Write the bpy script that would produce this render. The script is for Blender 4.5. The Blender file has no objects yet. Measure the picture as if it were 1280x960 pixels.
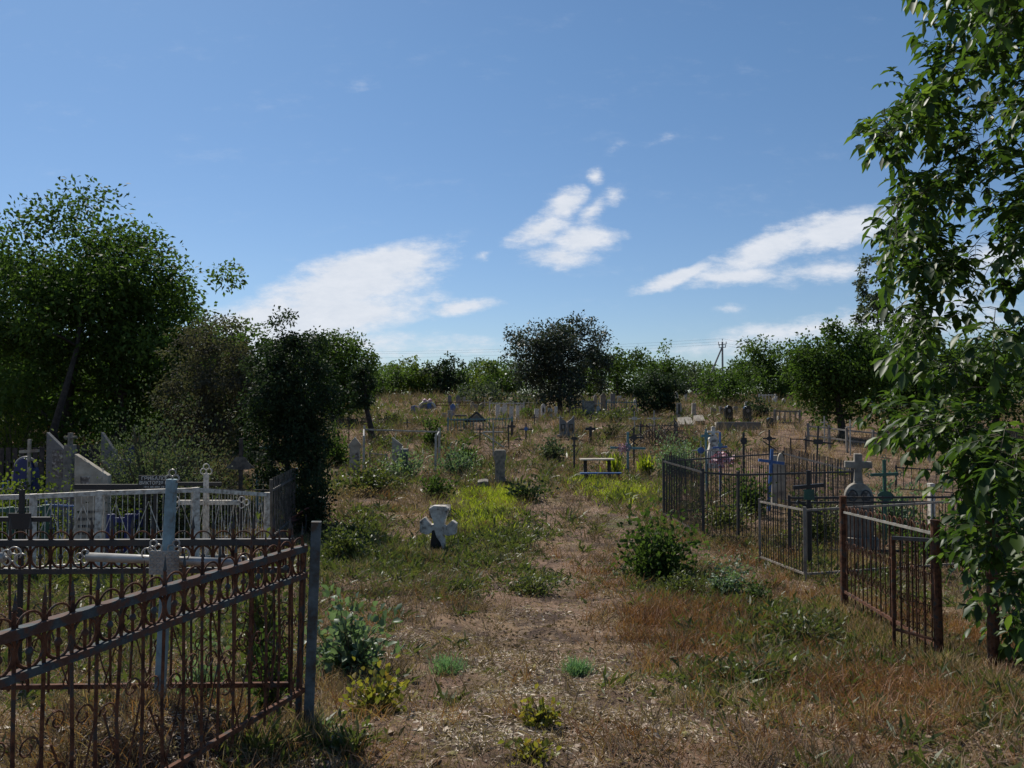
import bpy, math, random
import numpy as np
from mathutils import Vector, Matrix
random.seed(7); rng = np.random.default_rng(11)
S = bpy.context.scene; C = S.collection; PI = math.pi; R = math.radians

# ------------------------------------------------------------------ camera
F = 967.0                       # focal length in px of the 1280 px wide photograph
CAMZ = 1.6; PITCH = math.atan(30/F)
cam = bpy.data.cameras.new('camera'); camo = bpy.data.objects.new('camera', cam); C.objects.link(camo)
camo.location = (0, 0, CAMZ); camo.rotation_euler = (PI/2 + PITCH, 0, 0)
cam.sensor_width = 36; cam.lens = 36*F/1280; cam.clip_end = 6000; cam.clip_start = 0.05
S.camera = camo
# ------------------------------------------------------------------ light
SUN_AZ, SUN_EL = 34, 50         # degrees left of the view direction, degrees above the horizon
SUN_E, SKY_E, EXPO = 4.8, 0.113, 0.14
w = bpy.data.worlds.new('World'); S.world = w; w.use_nodes = True
nt = w.node_tree; nt.nodes.clear()
def wn(t, **k):
    n = nt.nodes.new(t)
    for a, b in k.items(): setattr(n, a, b)
    return n
def wmath(op, a, b=None, c=None, clamp=False):
    n = wn('ShaderNodeMath', operation=op, use_clamp=clamp)
    for i, v in enumerate((a, b, c)):
        if v is None: continue
        if isinstance(v, (int, float)): n.inputs[i].default_value = v
        else: nt.links.new(v, n.inputs[i])
    return n.outputs[0]
sky = wn('ShaderNodeTexSky', sky_type='NISHITA', sun_disc=False)
sky.sun_elevation = R(SUN_EL); sky.sun_rotation = R(-SUN_AZ)
sky.air_density = 1.0; sky.dust_density = 0.25; sky.ozone_density = 2.6; sky.altitude = 100
tc = wn('ShaderNodeTexCoord'); sep = wn('ShaderNodeSeparateXYZ'); nt.links.new(tc.outputs['Generated'], sep.inputs[0])
yy = wmath('MAXIMUM', sep.outputs[1], 0.02)
ga = wmath('DIVIDE', sep.outputs[0], yy); gb = wmath('DIVIDE', sep.outputs[2], yy)
cv = wn('ShaderNodeCombineXYZ'); nt.links.new(ga, cv.inputs[0]); nt.links.new(gb, cv.inputs[1])
# warp so that edges are ragged
wz = wn('ShaderNodeTexNoise'); wz.inputs['Scale'].default_value = 9; wz.inputs['Detail'].default_value = 6; wz.inputs['Roughness'].default_value = .6
nt.links.new(cv.outputs[0], wz.inputs['Vector'])
ws = wn('ShaderNodeVectorMath', operation='SUBTRACT'); nt.links.new(wz.outputs['Color'], ws.inputs[0]); ws.inputs[1].default_value = (.5, .5, .5)
wm = wn('ShaderNodeVectorMath', operation='MULTIPLY'); nt.links.new(ws.outputs[0], wm.inputs[0]); wm.inputs[1].default_value = (.07, .035, 0)
wa = wn('ShaderNodeVectorMath', operation='ADD'); nt.links.new(cv.outputs[0], wa.inputs[0]); nt.links.new(wm.outputs[0], wa.inputs[1])
clouds = [  # px, row, rx, ry, rotation deg, strength
 (505,326,60,15,14,1.0),(470,335,105,32,14,1.1),(425,365,125,34,12,1.15),(400,398,150,34,6,1.15),(370,425,120,30,2,.95),(330,402,95,30,5,1.0),(400,430,150,26,0,.9),(500,440,160,10,0,.45),(470,425,90,16,-4,.55),(585,428,70,10,0,.42),
 (575,386,56,13,6,.85),(540,378,25,6,12,.5),
 (704,250,32,20,20,1.0),(676,285,48,20,25,.85),(728,298,55,22,10,.85),(700,318,55,16,0,.7),(742,262,34,14,40,.62),(746,216,15,14,10,.6),(772,240,20,16,40,.5),(600,317,20,9,5,.6),
 (1060,282,85,24,18,1.05),(960,312,95,22,20,1.05),(855,345,75,12,17,1.0),(920,345,75,15,8,.85),(1040,338,110,20,6,.62),
 (1020,412,190,20,9,.72),(1150,400,160,30,6,.7),(890,432,120,14,5,.5),(915,386,25,8,0,.35),(1250,15,70,18,10,.35),
 (775,178,24,10,20,.25),(835,172,16,10,20,.25),(455,100,60,30,10,.16),(1240,330,160,40,8,.6)]
acc = None
for (px, ro, rx, ry, rot, am) in clouds:
    m = wn('ShaderNodeMapping', vector_type='TEXTURE'); nt.links.new(wa.outputs[0], m.inputs[0])
    m.inputs['Location'].default_value = ((px-640)/F, (510-ro)/F, 0); m.inputs['Rotation'].default_value = (0, 0, R(rot))
    m.inputs['Scale'].default_value = (1.3*rx/F, 1.3*ry/F, 1)
    m2 = wn('ShaderNodeVectorMath', operation='MULTIPLY'); nt.links.new(m.outputs[0], m2.inputs[0]); m2.inputs[1].default_value = (1, 1, 0)
    le = wn('ShaderNodeVectorMath', operation='LENGTH'); nt.links.new(m2.outputs[0], le.inputs[0])
    v = wmath('MULTIPLY', wmath('SUBTRACT', 1.0, le.outputs['Value'], clamp=True), am)
    acc = v if acc is None else wmath('SMOOTH_MAX', acc, v, 0.12)
def wnoise(scale, stretch, detail, rough):
    m = wn('ShaderNodeMapping'); nt.links.new(cv.outputs[0], m.inputs[0]); m.inputs['Rotation'].default_value = (0, 0, R(-16)); m.inputs['Scale'].default_value = (1, stretch, 1)
    n = wn('ShaderNodeTexNoise'); nt.links.new(m.outputs[0], n.inputs['Vector'])
    n.inputs['Scale'].default_value = scale; n.inputs['Detail'].default_value = detail; n.inputs['Roughness'].default_value = rough
    return n.outputs[0]
n1 = wnoise(6, 3.2, 10, .62); n2 = wnoise(26, 2.4, 12, .72)
nz = wmath('ADD', wmath('MULTIPLY', wmath('SUBTRACT', n1, .5), 1.1), wmath('MULTIPLY', wmath('SUBTRACT', n2, .5), .85))
gate = wmath('MULTIPLY', acc, 5.0, clamp=True)
den = wmath('ADD', acc, wmath('MULTIPLY', nz, gate))
mr = wn('ShaderNodeMapRange', interpolation_type='SMOOTHSTEP'); nt.links.new(den, mr.inputs[0])
mr.inputs[1].default_value = .10; mr.inputs[2].default_value = .74; mr.inputs[3].default_value = 0; mr.inputs[4].default_value = .93
fr = wmath('MULTIPLY', mr.outputs[0], wmath('GREATER_THAN', sep.outputs[1], .03))
tint = wn('ShaderNodeMix', data_type='RGBA', blend_type='MULTIPLY'); tint.inputs[0].default_value = 1
nt.links.new(sky.outputs[0], tint.inputs[6])
tg = wn('ShaderNodeMix', data_type='RGBA'); tm = wn('ShaderNodeMapRange'); nt.links.new(sep.outputs[2], tm.inputs[0]); tm.inputs[1].default_value = .04; tm.inputs[2].default_value = .42
nt.links.new(tm.outputs[0], tg.inputs[0]); tg.inputs[6].default_value = (.61, .655, .745, 1); tg.inputs[7].default_value = (.60, .73, .80, 1); nt.links.new(tg.outputs[2], tint.inputs[7])
ccr = wn('ShaderNodeMix', data_type='RGBA'); nt.links.new(wmath('MULTIPLY', n2, 1.0), ccr.inputs[0])
ccr.inputs[6].default_value = (4.9, 5.4, 6.2, 1); ccr.inputs[7].default_value = (7.2, 7.3, 7.6, 1)
mx = wn('ShaderNodeMix', data_type='RGBA'); nt.links.new(fr, mx.inputs[0]); nt.links.new(tint.outputs[2], mx.inputs[6]); nt.links.new(ccr.outputs[2], mx.inputs[7])
bg = wn('ShaderNodeBackground'); bg.inputs[1].default_value = SKY_E; nt.links.new(mx.outputs[2], bg.inputs[0])
wo = wn('ShaderNodeOutputWorld'); nt.links.new(bg.outputs[0], wo.inputs[0])
sl = bpy.data.lights.new('sun', 'SUN'); sl.energy = SUN_E; sl.angle = R(.53); sl.color = (1, .95, .86)
so = bpy.data.objects.new('sun', sl); C.objects.link(so)
sd = Vector((-math.sin(R(SUN_AZ))*math.cos(R(SUN_EL)), math.cos(R(SUN_AZ))*math.cos(R(SUN_EL)), math.sin(R(SUN_EL))))
so.rotation_euler = sd.to_track_quat('Z', 'Y').to_euler(); so.location = (0, 0, 30)
S.view_settings.view_transform = 'Standard'; S.view_settings.look = 'None'; S.view_settings.gamma = 1
S.view_settings.use_curve_mapping = False; S.view_settings.exposure = EXPO

# ------------------------------------------------------------------ materials
def newmat(name):
    m = bpy.data.materials.new(name); m.use_nodes = True; t = m.node_tree; t.nodes.clear(); return m, t
def ramp(t, fac, cols):
    r = t.nodes.new('ShaderNodeValToRGB'); e = r.color_ramp.elements
    while len(e) < len(cols): e.new(.5)
    for i, c in enumerate(cols):
        e[i].position = c[3] if len(c) > 3 else i/(len(cols)-1); e[i].color = (*c[:3], 1)
    t.links.new(fac, r.inputs[0]); return r.outputs[0]
def noise(t, scale, detail=6, rough=.6, obj=True, vec=None):
    n = t.nodes.new('ShaderNodeTexNoise'); n.inputs['Scale'].default_value = scale; n.inputs['Detail'].default_value = detail; n.inputs['Roughness'].default_value = rough
    if vec is None:
        c = t.nodes.new('ShaderNodeTexCoord'); vec = c.outputs['Object']
    t.links.new(vec, n.inputs['Vector']); return n.outputs[0]
def solid(name, cols, scale=8, rough=.7, metal=0, bump=.15, spec=.5, sharp=.18):
    """surface whose own colour wanders between the given colours"""
    m, t = newmat(name); b = t.nodes.new('ShaderNodeBsdfPrincipled'); o = t.nodes.new('ShaderNodeOutputMaterial')
    n = noise(t, scale); k = t.nodes.new('ShaderNodeMapRange'); t.links.new(n, k.inputs[0]); k.inputs[1].default_value = .5-sharp; k.inputs[2].default_value = .5+sharp
    t.links.new(ramp(t, k.outputs[0], cols), b.inputs['Base Color'])
    b.inputs['Roughness'].default_value = rough; b.inputs['Metallic'].default_value = metal; b.inputs['Specular IOR Level'].default_value = spec
    bp = t.nodes.new('ShaderNodeBump'); bp.inputs['Strength'].default_value = bump; bp.inputs['Distance'].default_value = .01
    t.links.new(noise(t, scale*6), bp.inputs['Height']); t.links.new(bp.outputs[0], b.inputs['Normal'])
    t.links.new(b.outputs[0], o.inputs[0]); return m
def leafmat(name, cols, trans=.4, rough=.45, spec=.35, tcol=1.6):
    m, t = newmat(name); a = t.nodes.new('ShaderNodeAttribute'); a.attribute_name = 'rnd'
    c = ramp(t, a.outputs['Fac'], cols)
    b = t.nodes.new('ShaderNodeBsdfPrincipled'); t.links.new(c, b.inputs['Base Color']); b.inputs['Roughness'].default_value = rough; b.inputs['Specular IOR Level'].default_value = spec
    tr = t.nodes.new('ShaderNodeBsdfTranslucent'); g = t.nodes.new('ShaderNodeMix'); g.data_type = 'RGBA'; g.blend_type = 'MULTIPLY'; g.inputs[0].default_value = 1
    t.links.new(c, g.inputs[6]); g.inputs[7].default_value = (tcol*1.05, tcol*1.15, tcol*.6, 1); t.links.new(g.outputs[2], tr.inputs[0])
    mx = t.nodes.new('ShaderNodeMixShader'); mx.inputs[0].default_value = trans; t.links.new(b.outputs[0], mx.inputs[1]); t.links.new(tr.outputs[0], mx.inputs[2])
    o = t.nodes.new('ShaderNodeOutputMaterial'); t.links.new(mx.outputs[0], o.inputs[0]); return m
M = dict(
 rust = solid('rusted_iron', [(.04,.018,.011),(.09,.035,.018),(.14,.058,.028),(.06,.05,.044)], 16, .85, 0, .5, .3, .12),
 rustpaint = solid('peeling_blue_grey_paint', [(.075,.034,.02),(.09,.045,.03),(.04,.05,.053),(.055,.07,.075)], 13, .85, 0, .4, .5, .10),
 greybl = solid('weathered_blue_grey_paint', [(.07,.05,.035),(.075,.085,.085),(.10,.12,.125),(.12,.145,.15)], 12, .8, 0, .4, .3, .14),
 iron = solid('dark_iron', [(.018,.018,.02),(.035,.034,.034),(.07,.045,.03)], 9, .6),
 black = solid('black_paint', [(.008,.008,.01),(.018,.018,.02)], 9, .5),
 white = solid('white_paint', [(.30,.25,.20),(.56,.51,.44),(.72,.67,.59)], 14, .6, 0, .2, .4, .14),
 greyp = solid('grey_paint', [(.11,.08,.06),(.20,.175,.145),(.28,.25,.215)], 6, .6),
 silver = solid('silver_paint', [(.22,.19,.16),(.36,.335,.295),(.48,.45,.40)], 6, .4, .3),
 palebl = solid('pale_blue_paint', [(.11,.09,.07),(.17,.24,.26),(.22,.32,.35),(.25,.36,.39)], 11, .6, 0, .3, .4, .16),
 blue = solid('blue_paint', [(.05,.08,.17),(.05,.12,.30),(.06,.15,.36)], 5, .5),
 dkblue = solid('deep_blue_paint', [(.01,.018,.085),(.018,.03,.15)], 5, .5),
 green = solid('green_paint', [(.01,.045,.035),(.018,.085,.06),(.03,.10,.07)], 6, .5),
 teal = solid('teal_paint', [(.07,.16,.17),(.11,.23,.25)], 6, .5),
 redp = solid('red_brown_sheet', [(.11,.035,.028),(.17,.065,.05),(.22,.11,.09)], 6, .7),
 stone = solid('pale_stone', [(.19,.155,.12),(.35,.305,.24),(.48,.43,.35)], 4, .9, 0, .5),
 conc = solid('weathered_concrete', [(.12,.105,.085),(.22,.195,.16),(.33,.30,.25)], 5, .95, 0, .7),
 lich = solid('lichened_stone', [(.07,.068,.06),(.17,.15,.12),(.27,.23,.18),(.33,.28,.22)], 7, .95, 0, .8),
 whitew = solid('whitewashed_stone', [(.12,.10,.085),(.44,.39,.33),(.60,.55,.48),(.68,.63,.56)], 9, .95, 0, .8),
 granite = solid('black_granite', [(.01,.01,.011),(.022,.022,.024)], 30, .25, 0, .05),
 greyst = solid('grey_granite', [(.11,.105,.10),(.19,.18,.165)], 20, .5, 0, .1),
 photo = solid('faded_portrait', [(.03,.03,.03),(.12,.10,.09),(.45,.42,.38)], 14, .4, 0, 0),
 ink = solid('dark_lettering', [(.04,.04,.04),(.07,.07,.07)], 9, .6, 0, 0),
 chalk = solid('white_lettering', [(.6,.58,.54),(.72,.70,.66)], 9, .6, 0, 0),
 wood = solid('grey_wood', [(.05,.045,.04),(.11,.095,.08),(.19,.17,.14)], 9, .9, 0, .5),
 dkwood = solid('dark_wood', [(.025,.02,.017),(.055,.042,.034),(.09,.07,.055)], 9, .9, 0, .5),
 petal = solid('faded_artificial_flowers', [(.45,.03,.05),(.6,.35,.38),(.75,.72,.68)], 18, .6, 0, 0),
 bark = solid('dark_bark', [(.02,.016,.013),(.04,.032,.026),(.07,.058,.048)], 12, .95, 0, .8),
 stem = solid('green_brown_stem', [(.06,.06,.03),(.10,.08,.045)], 12, .8, 0, .1),
 cement = solid('pole_concrete', [(.22,.21,.20),(.33,.32,.30)], 5, .9),
)
L = dict(
 walnut = leafmat('walnut_leaves', [(.030,.050,.016),(.042,.072,.018),(.058,.096,.022),(.085,.13,.03)], .40, .6, .10),
 near = leafmat('near_walnut_leaflets', [(.024,.046,.013),(.036,.066,.015),(.058,.10,.018),(.12,.17,.03)], .42, .45, .35),
 dark = leafmat('dark_evergreen_leaves', [(.018,.030,.017),(.027,.044,.022),(.042,.062,.030)], .25, .6, .1),
 olive = leafmat('grey_olive_leaves', [(.040,.055,.034),(.064,.082,.050),(.10,.12,.075)], .3, .6, .12),
 pear = leafmat('dusky_green_leaves', [(.024,.032,.022),(.036,.046,.030),(.058,.070,.046)], .22, .5, .3),
 mid = leafmat('mid_green_leaves', [(.034,.055,.018),(.050,.080,.022),(.072,.108,.028)], .40, .6, .10),
 yell = leafmat('yellow_green_leaves', [(.06,.085,.018),(.09,.12,.022),(.13,.155,.03)], .36, .6, .10),
 twig = leafmat('grey_brown_twigs_and_small_leaves', [(.05,.045,.036),(.075,.068,.05),(.07,.082,.042)], .3, .7, .08),
 gold = leafmat('yellowing_leaves', [(.085,.10,.022),(.14,.145,.03),(.24,.20,.035),(.17,.085,.03)], .4),
 silverl = leafmat('grey_green_leaves', [(.07,.11,.06),(.11,.16,.095),(.16,.21,.14)], .35),
 bluegrass = leafmat('blue_green_grass', [(.10,.19,.11),(.15,.26,.15),(.17,.24,.10)], .35),
 lime = leafmat('lime_grass', [(.09,.11,.015),(.19,.23,.02),(.31,.34,.035),(.26,.22,.08)], .42),
 weed = leafmat('green_weeds', [(.045,.058,.02),(.065,.082,.026),(.09,.105,.032),(.12,.10,.045)], .35),
 straw = leafmat('straw', [(.17,.115,.075),(.30,.215,.155),(.50,.40,.30),(.74,.66,.55)], .2, .6, .3, 1.2),
 tan = leafmat('dry_grass', [(.13,.08,.045),(.24,.155,.09),(.36,.25,.155),(.48,.37,.25)], .3, .6, .3, 1.2),
 rustg = leafmat('rust_brown_weeds', [(.11,.048,.025),(.20,.088,.044),(.29,.145,.07),(.39,.25,.13)], .3, .6, .3, 1.2),
 mauve = leafmat('dull_brown_dry_stalks', [(.09,.062,.042),(.17,.12,.082),(.26,.19,.13)], .25, .7, .2, 1.2),
)
# ------------------------------------------------------------------ terrain function
def _h(i, j, s):
    n = (i*374761393 + j*668265263 + s*1442695041) & 0x7fffffff
    n = ((n ^ (n >> 13))*1274126177) & 0x7fffffff
    return ((n ^ (n >> 16)) & 0xffff)/65535.0
def vnoise(x, y, s=0):
    x = np.asarray(x, float); y = np.asarray(y, float); i = np.floor(x).astype(np.int64); j = np.floor(y).astype(np.int64)
    u = x-i; v = y-j; u = u*u*(3-2*u); v = v*v*(3-2*v)
    return (_h(i,j,s)*(1-u)+_h(i+1,j,s)*u)*(1-v)+(_h(i,j+1,s)*(1-u)+_h(i+1,j+1,s)*u)*v
PD = np.array([-60,-15,0,2.5,3.5,4.2,5.5,7,10,14,20,26,35,50,70,100,130,170,260,700,3000.])
PZ = np.array([-1.2,-1.5,-1.6,-1.62,-1.66,-1.77,-1.99,-2.2,-2.45,-2.64,-2.62,-2.42,-1.95,-1.0,-.1,1.3,2.3,2.7,2.2,0,-8.])
_dd = np.linspace(-60, 3000, 30601); _zz = np.interp(_dd, PD, PZ)
_k = np.ones(9)/9; _zz = np.convolve(np.pad(_zz, 4, 'edge'), _k, 'valid')
def H(x, y):
    x = np.asarray(x, float); y = np.asarray(y, float)
    z = CAMZ + np.interp(y, _dd, _zz)
    z = z + (vnoise(x/4+7, y/4+3, 1)-.5)*.16 + (vnoise(x/1.1, y/1.1, 2)-.5)*.07
    z = z + .26*np.exp(-(((x+1.78)/.50)**2+((y-3.80)/.42)**2)**2)
    nr = np.clip(1.6-np.abs(y)/25, 0, 1)
    z = z + nr*((vnoise(x/.33, y/.33, 3)-.5)*.045 + (vnoise(x/.11, y/.11, 4)-.5)*.022)
    return z
def ray(px, row):
    a = (px-640)/F; b = (480-row)/F; c, s = math.cos(PITCH), math.sin(PITCH)
    return np.array([a, c-b*s, s+b*c])
_ys = np.geomspace(1.2, 400, 1500)
def G(px, row):
    """ground point seen at a photo position"""
    r = ray(px, row); t = _ys/r[1]; z = CAMZ + t*r[2]; h = H(t*r[0], _ys)
    k = np.argmax(z < h)
    if z[k] >= h[k]: k = int(np.argmin(z-h))
    return Vector((t[k]*r[0], _ys[k], h[k]))
def GD(px, y, dz=0):
    x = (px-640)/F*y*1.0; return Vector((x, y, float(H(x, y))+dz))
def ZR(row, y):
    r = ray(640, row); return CAMZ + y/r[1]*r[2]

# ------------------------------------------------------------------ mesh helpers
class MB:
    def __init__(s): s.v = []; s.f = []
    def add(s, v, f):
        o = len(s.v); s.v += [tuple(p) for p in v]; s.f += [tuple(i+o for i in q) for q in f]; return s
    def box(s, c, d, rot=None, bev=0):
        x, y, z = d[0]/2, d[1]/2, d[2]/2; b = min(bev, x*.45, y*.45)
        o = [(-x+b,-y),(x-b,-y),(x,-y+b),(x,y-b),(x-b,y),(-x+b,y),(-x,y-b),(-x,-y+b)] if b else [(-x,-y),(x,-y),(x,y),(-x,y)]
        n = len(o); v = [Vector((p[0],p[1],-z)) for p in o]+[Vector((p[0],p[1],z)) for p in o]
        if rot is not None: v = [rot @ p for p in v]
        v = [p+Vector(c) for p in v]
        return s.add(v, [tuple(range(n-1,-1,-1)), tuple(range(n,2*n))]+[(i,(i+1)%n,(i+1)%n+n,i+n) for i in range(n)])
    def tube(s, pts, r, n=6, closed=False, flat=1.0):
        pts = [Vector(p) for p in pts]; m = len(pts); rs = r if hasattr(r, '__len__') else [r]*m
        V = []; up0 = None
        for i, p in enumerate(pts):
            a = pts[(i-1)%m] if (closed or i > 0) else p; b = pts[(i+1)%m] if (closed or i < m-1) else p
            t = (b-a); t = t.normalized() if t.length > 1e-9 else Vector((0,0,1))
            if up0 is None: up0 = Vector((0,1,0)) if abs(t.y) < .8 else Vector((1,0,0))
            u = (up0 - t*up0.dot(t)); u = u.normalized() if u.length > 1e-6 else t.orthogonal().normalized()
            up0 = u; q = t.cross(u)
            for k in range(n):
                an = 2*PI*(k+.5)/n; V.append(p + (u*math.cos(an)*flat + q*math.sin(an))*rs[i])
        Fc = []
        for i in range(m if closed else m-1):
            j = (i+1)%m
            for k in range(n): Fc.append((i*n+k, i*n+(k+1)%n, j*n+(k+1)%n, j*n+k))
        if not closed: Fc += [tuple(range(n-1,-1,-1)), tuple((m-1)*n+k for k in range(n))]
        return s.add(V, Fc)
    def ring(s, c, rad, r, ax='y', a0=0, a1=360, n=16, sx=1.0, frame=None):
        full = abs(a1-a0) >= 360; k = n if full else n+1; P = []
        for i in range(k):
            a = R(a0+(a1-a0)*i/n); x = math.cos(a)*rad*sx; z = math.sin(a)*rad
            if frame: P.append(Vector(c)+frame[0]*x+frame[1]*z)
            else: P.append(Vector(c)+Vector((x, 0, z)))
        return s.tube(P, r, 5, full)
    def prism(s, o, y0, y1, cx=0, cz=0, bev=0):
        """outline o in x,z extruded in y"""
        n = len(o); v = [(p[0]+cx, y0, p[1]+cz) for p in o]+[(p[0]+cx, y1, p[1]+cz) for p in o]
        return s.add(v, [tuple(range(n)), tuple(range(2*n-1,n-1,-1))]+[(i,i+n,(i+1)%n+n,(i+1)%n) for i in range(n)])
    def lathe(s, c, prof, n=10):
        V = []; 
        for (r, z) in prof:
            for k in range(n): a = 2*PI*k/n; V.append((c[0]+r*math.cos(a), c[1]+r*math.sin(a), c[2]+z))
        m = len(prof); Fc = [(i*n+k, i*n+(k+1)%n, (i+1)*n+(k+1)%n, (i+1)*n+k) for i in range(m-1) for k in range(n)]
        return s.add(V, Fc+[tuple(range(n-1,-1,-1)), tuple((m-1)*n+k for k in range(n))])
    def build(s, name, mat, parent=None, smooth=False):
        me = bpy.data.meshes.new(name); me.from_pydata(s.v, [], s.f); me.update()
        if smooth: me.polygons.foreach_set('use_smooth', [True]*len(me.polygons))
        me.materials.append(mat if not isinstance(mat, str) else M[mat]); o = bpy.data.objects.new(name, me); C.objects.link(o)
        if parent is not None: o.parent = parent
        return o
def tag(o, label=None, cat=None, group=None, kind=None):
    if label: o['label'] = label
    if cat: o['category'] = cat
    if group: o['group'] = group
    if kind: o['kind'] = kind
    return o
def thing(name, label, cat, loc=(0,0,0), rz=0, group=None, lean=(0,0)):
    o = bpy.data.objects.new(name, None); C.objects.link(o); o.empty_display_size = .2
    o.location = loc; o.rotation_euler = (R(lean[0]), R(lean[1]), R(rz)); return tag(o, label, cat, group)
def npmesh(name, V, quads=None, tris=None, rnd=None, mat=None, parent=None, smooth=False, rq=None, rt=None):
    """fast mesh from numpy arrays"""
    me = bpy.data.meshes.new(name); V = np.asarray(V, np.float32); me.vertices.add(len(V)); me.vertices.foreach_set('co', V.ravel())
    parts = []; st = []; tot = []; off = 0; rr = []
    for a, k, r in ((quads, 4, rq), (tris, 3, rt)):
        if a is None or len(a) == 0: continue
        a = np.asarray(a, np.int32); parts.append(a.ravel()); st.append(off+np.arange(len(a))*k); tot.append(np.full(len(a), k)); off += a.size
        rr.append(r if r is not None else np.zeros(len(a)))
    lv = np.concatenate(parts).astype(np.int32); st = np.concatenate(st).astype(np.int32); rr = np.concatenate(rr).astype(np.float32)
    me.loops.add(len(lv)); me.loops.foreach_set('vertex_index', lv)
    me.polygons.add(len(st)); me.polygons.foreach_set('loop_start', st)
    if smooth: me.polygons.foreach_set('use_smooth', np.ones(len(st), bool))
    me.update(calc_edges=True)
    at = me.attributes.new('rnd', 'FLOAT', 'FACE'); at.data.foreach_set('value', rr)
    if mat: me.materials.append(mat)
    o = bpy.data.objects.new(name, me); C.objects.link(o)
    if parent is not None: o.parent = parent
    return o
def unit(a): return a/np.maximum(np.linalg.norm(a, axis=1, keepdims=True), 1e-9)
def rdir(n, zb=0):
    a = rng.normal(size=(n,3)); a[:,2] += zb; return unit(a)
class Leaves:
    def __init__(s): s.V=[]; s.Q=[]; s.T=[]; s.rq=[]; s.rt=[]; s.n=0
    def add(s, P, D, N, ln, wd, kind='quad', r=None, droop=.15):
        P = np.asarray(P,float); n = len(P)
        if n == 0: return
        D = unit(D); N = unit(N - D*np.sum(N*D,1,keepdims=True)); X = np.cross(D, N)
        ln = np.broadcast_to(ln, n)[:,None]; wd = np.broadcast_to(wd, n)[:,None]
        r = rng.random(n) if r is None else r
        def pt(t, w_, h=0): return P + D*ln*t + X*wd*w_ + N*(h*wd) - np.array([0,0,1.])*(droop*ln*t*t)
        if kind == 'quad':
            vs = [pt(0,0), pt(.45,.5,.12), pt(1,0), pt(.5,-.5,.12)]; k = 4; q = np.array([[0,1,2,3]]); t = None
        elif kind == 'leaf':
            vs = [pt(0,0), pt(.22,.36,.16), pt(.6,.5,.2), pt(1,0,0), pt(.6,-.5,.2), pt(.22,-.36,.16), pt(.25,0), pt(.62,0)]
            k = 8; q = np.array([[6,7,2,1],[6,5,4,7]]); t = np.array([[0,6,1],[7,3,2],[0,5,6],[7,4,3]])
        elif kind == 'blade':
            vs = [pt(0,-.5), pt(0,.5), pt(.55,.4), pt(.55,-.4), pt(1,0)]; k = 5; q = np.array([[0,1,2,3]]); t = np.array([[3,2,4]])
        V = np.stack(vs, 1).reshape(-1,3); base = s.n + np.arange(n)*k
        s.V.append(V); s.n += len(V)
        s.Q.append((base[:,None,None]+q[None]).reshape(-1,4)); s.rq.append(np.repeat(r, len(q)))
        if t is not None: s.T.append((base[:,None,None]+t[None]).reshape(-1,3)); s.rt.append(np.repeat(r, len(t)))
    def build(s, name, mat, parent=None):
        return npmesh(name, np.concatenate(s.V), np.concatenate(s.Q), np.concatenate(s.T) if s.T else None, mat=mat, parent=parent,
                      rq=np.concatenate(s.rq), rt=np.concatenate(s.rt) if s.T else None)

# ------------------------------------------------------------------ ground
ya = np.concatenate([np.arange(-30, 1.2, .35), np.geomspace(1.2, 190, 760), np.geomspace(197, 2800, 60)])
uu = np.linspace(-1, 1, 561); tt = uu*(.35+.65*uu*uu)
W = 12+1.35*np.abs(ya); X = tt[None]*W[:,None]; Y = np.broadcast_to(ya[:,None], X.shape)
Z = H(X, Y); nr_, nc_ = X.shape
idx = np.arange(nr_*nc_).reshape(nr_, nc_)
q = np.stack([idx[:-1,:-1], idx[:-1,1:], idx[1:,1:], idx[1:,:-1]], -1).reshape(-1,4)
gm, t = newmat('dry_soil_and_litter'); tcn = t.nodes.new('ShaderNodeTexCoord'); vec = tcn.outputs['Object']
c1 = ramp(t, noise(t, 26, 10, .75, vec=vec), [(.075,.043,.029,.30),(.165,.100,.070,.46),(.27,.175,.122,.58),(.42,.31,.23,.72)])
c2 = ramp(t, noise(t, 9, 8, .7, vec=vec), [(.10,.058,.032,.3),(.22,.145,.085,.5),(.36,.265,.17,.7)])
c3 = ramp(t, noise(t, 11, 8, .7, vec=vec), [(.045,.05,.02,.3),(.09,.095,.035,.5),(.16,.15,.07,.7)])
def mixc(a, b, f):
    m = t.nodes.new('ShaderNodeMix'); m.data_type = 'RGBA'; t.links.new(f, m.inputs[0]); t.links.new(a, m.inputs[6]); t.links.new(b, m.inputs[7]); return m.outputs[2]
def band(fac, lo, hi):
    m = t.nodes.new('ShaderNodeMapRange'); t.links.new(fac, m.inputs[0]); m.inputs[1].default_value = lo; m.inputs[2].default_value = hi; return m.outputs[0]
cc = mixc(c1, c2, band(noise(t, .22, 6, .65, vec=vec), .44, .60)); cc = mixc(cc, c3, band(noise(t, .31, 7, .7, vec=vec), .53, .66))
c4 = ramp(t, noise(t, 45, 8, .75, vec=vec), [(.038,.025,.019,.35),(.08,.053,.039,.55),(.18,.125,.09,.7)])
cc = mixc(cc, c4, band(noise(t, 1.7, 9, .72, vec=vec), .46, .58))
b = t.nodes.new('ShaderNodeBsdfPrincipled'); t.links.new(cc, b.inputs['Base Color']); b.inputs['Roughness'].default_value = .95; b.inputs['Specular IOR Level'].default_value = .15
bp = t.nodes.new('ShaderNodeBump'); bp.inputs['Strength'].default_value = .9; bp.inputs['Distance'].default_value = .03; t.links.new(noise(t, 38, 10, .75, vec=vec), bp.inputs['Height']); t.links.new(bp.outputs[0], b.inputs['Normal'])
o = t.nodes.new('ShaderNodeOutputMaterial'); t.links.new(b.outputs[0], o.inputs[0])
gr = npmesh('ground', np.stack([X, Y, Z], -1).reshape(-1,3), q, mat=gm, smooth=True); tag(gr, kind='structure')

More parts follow.
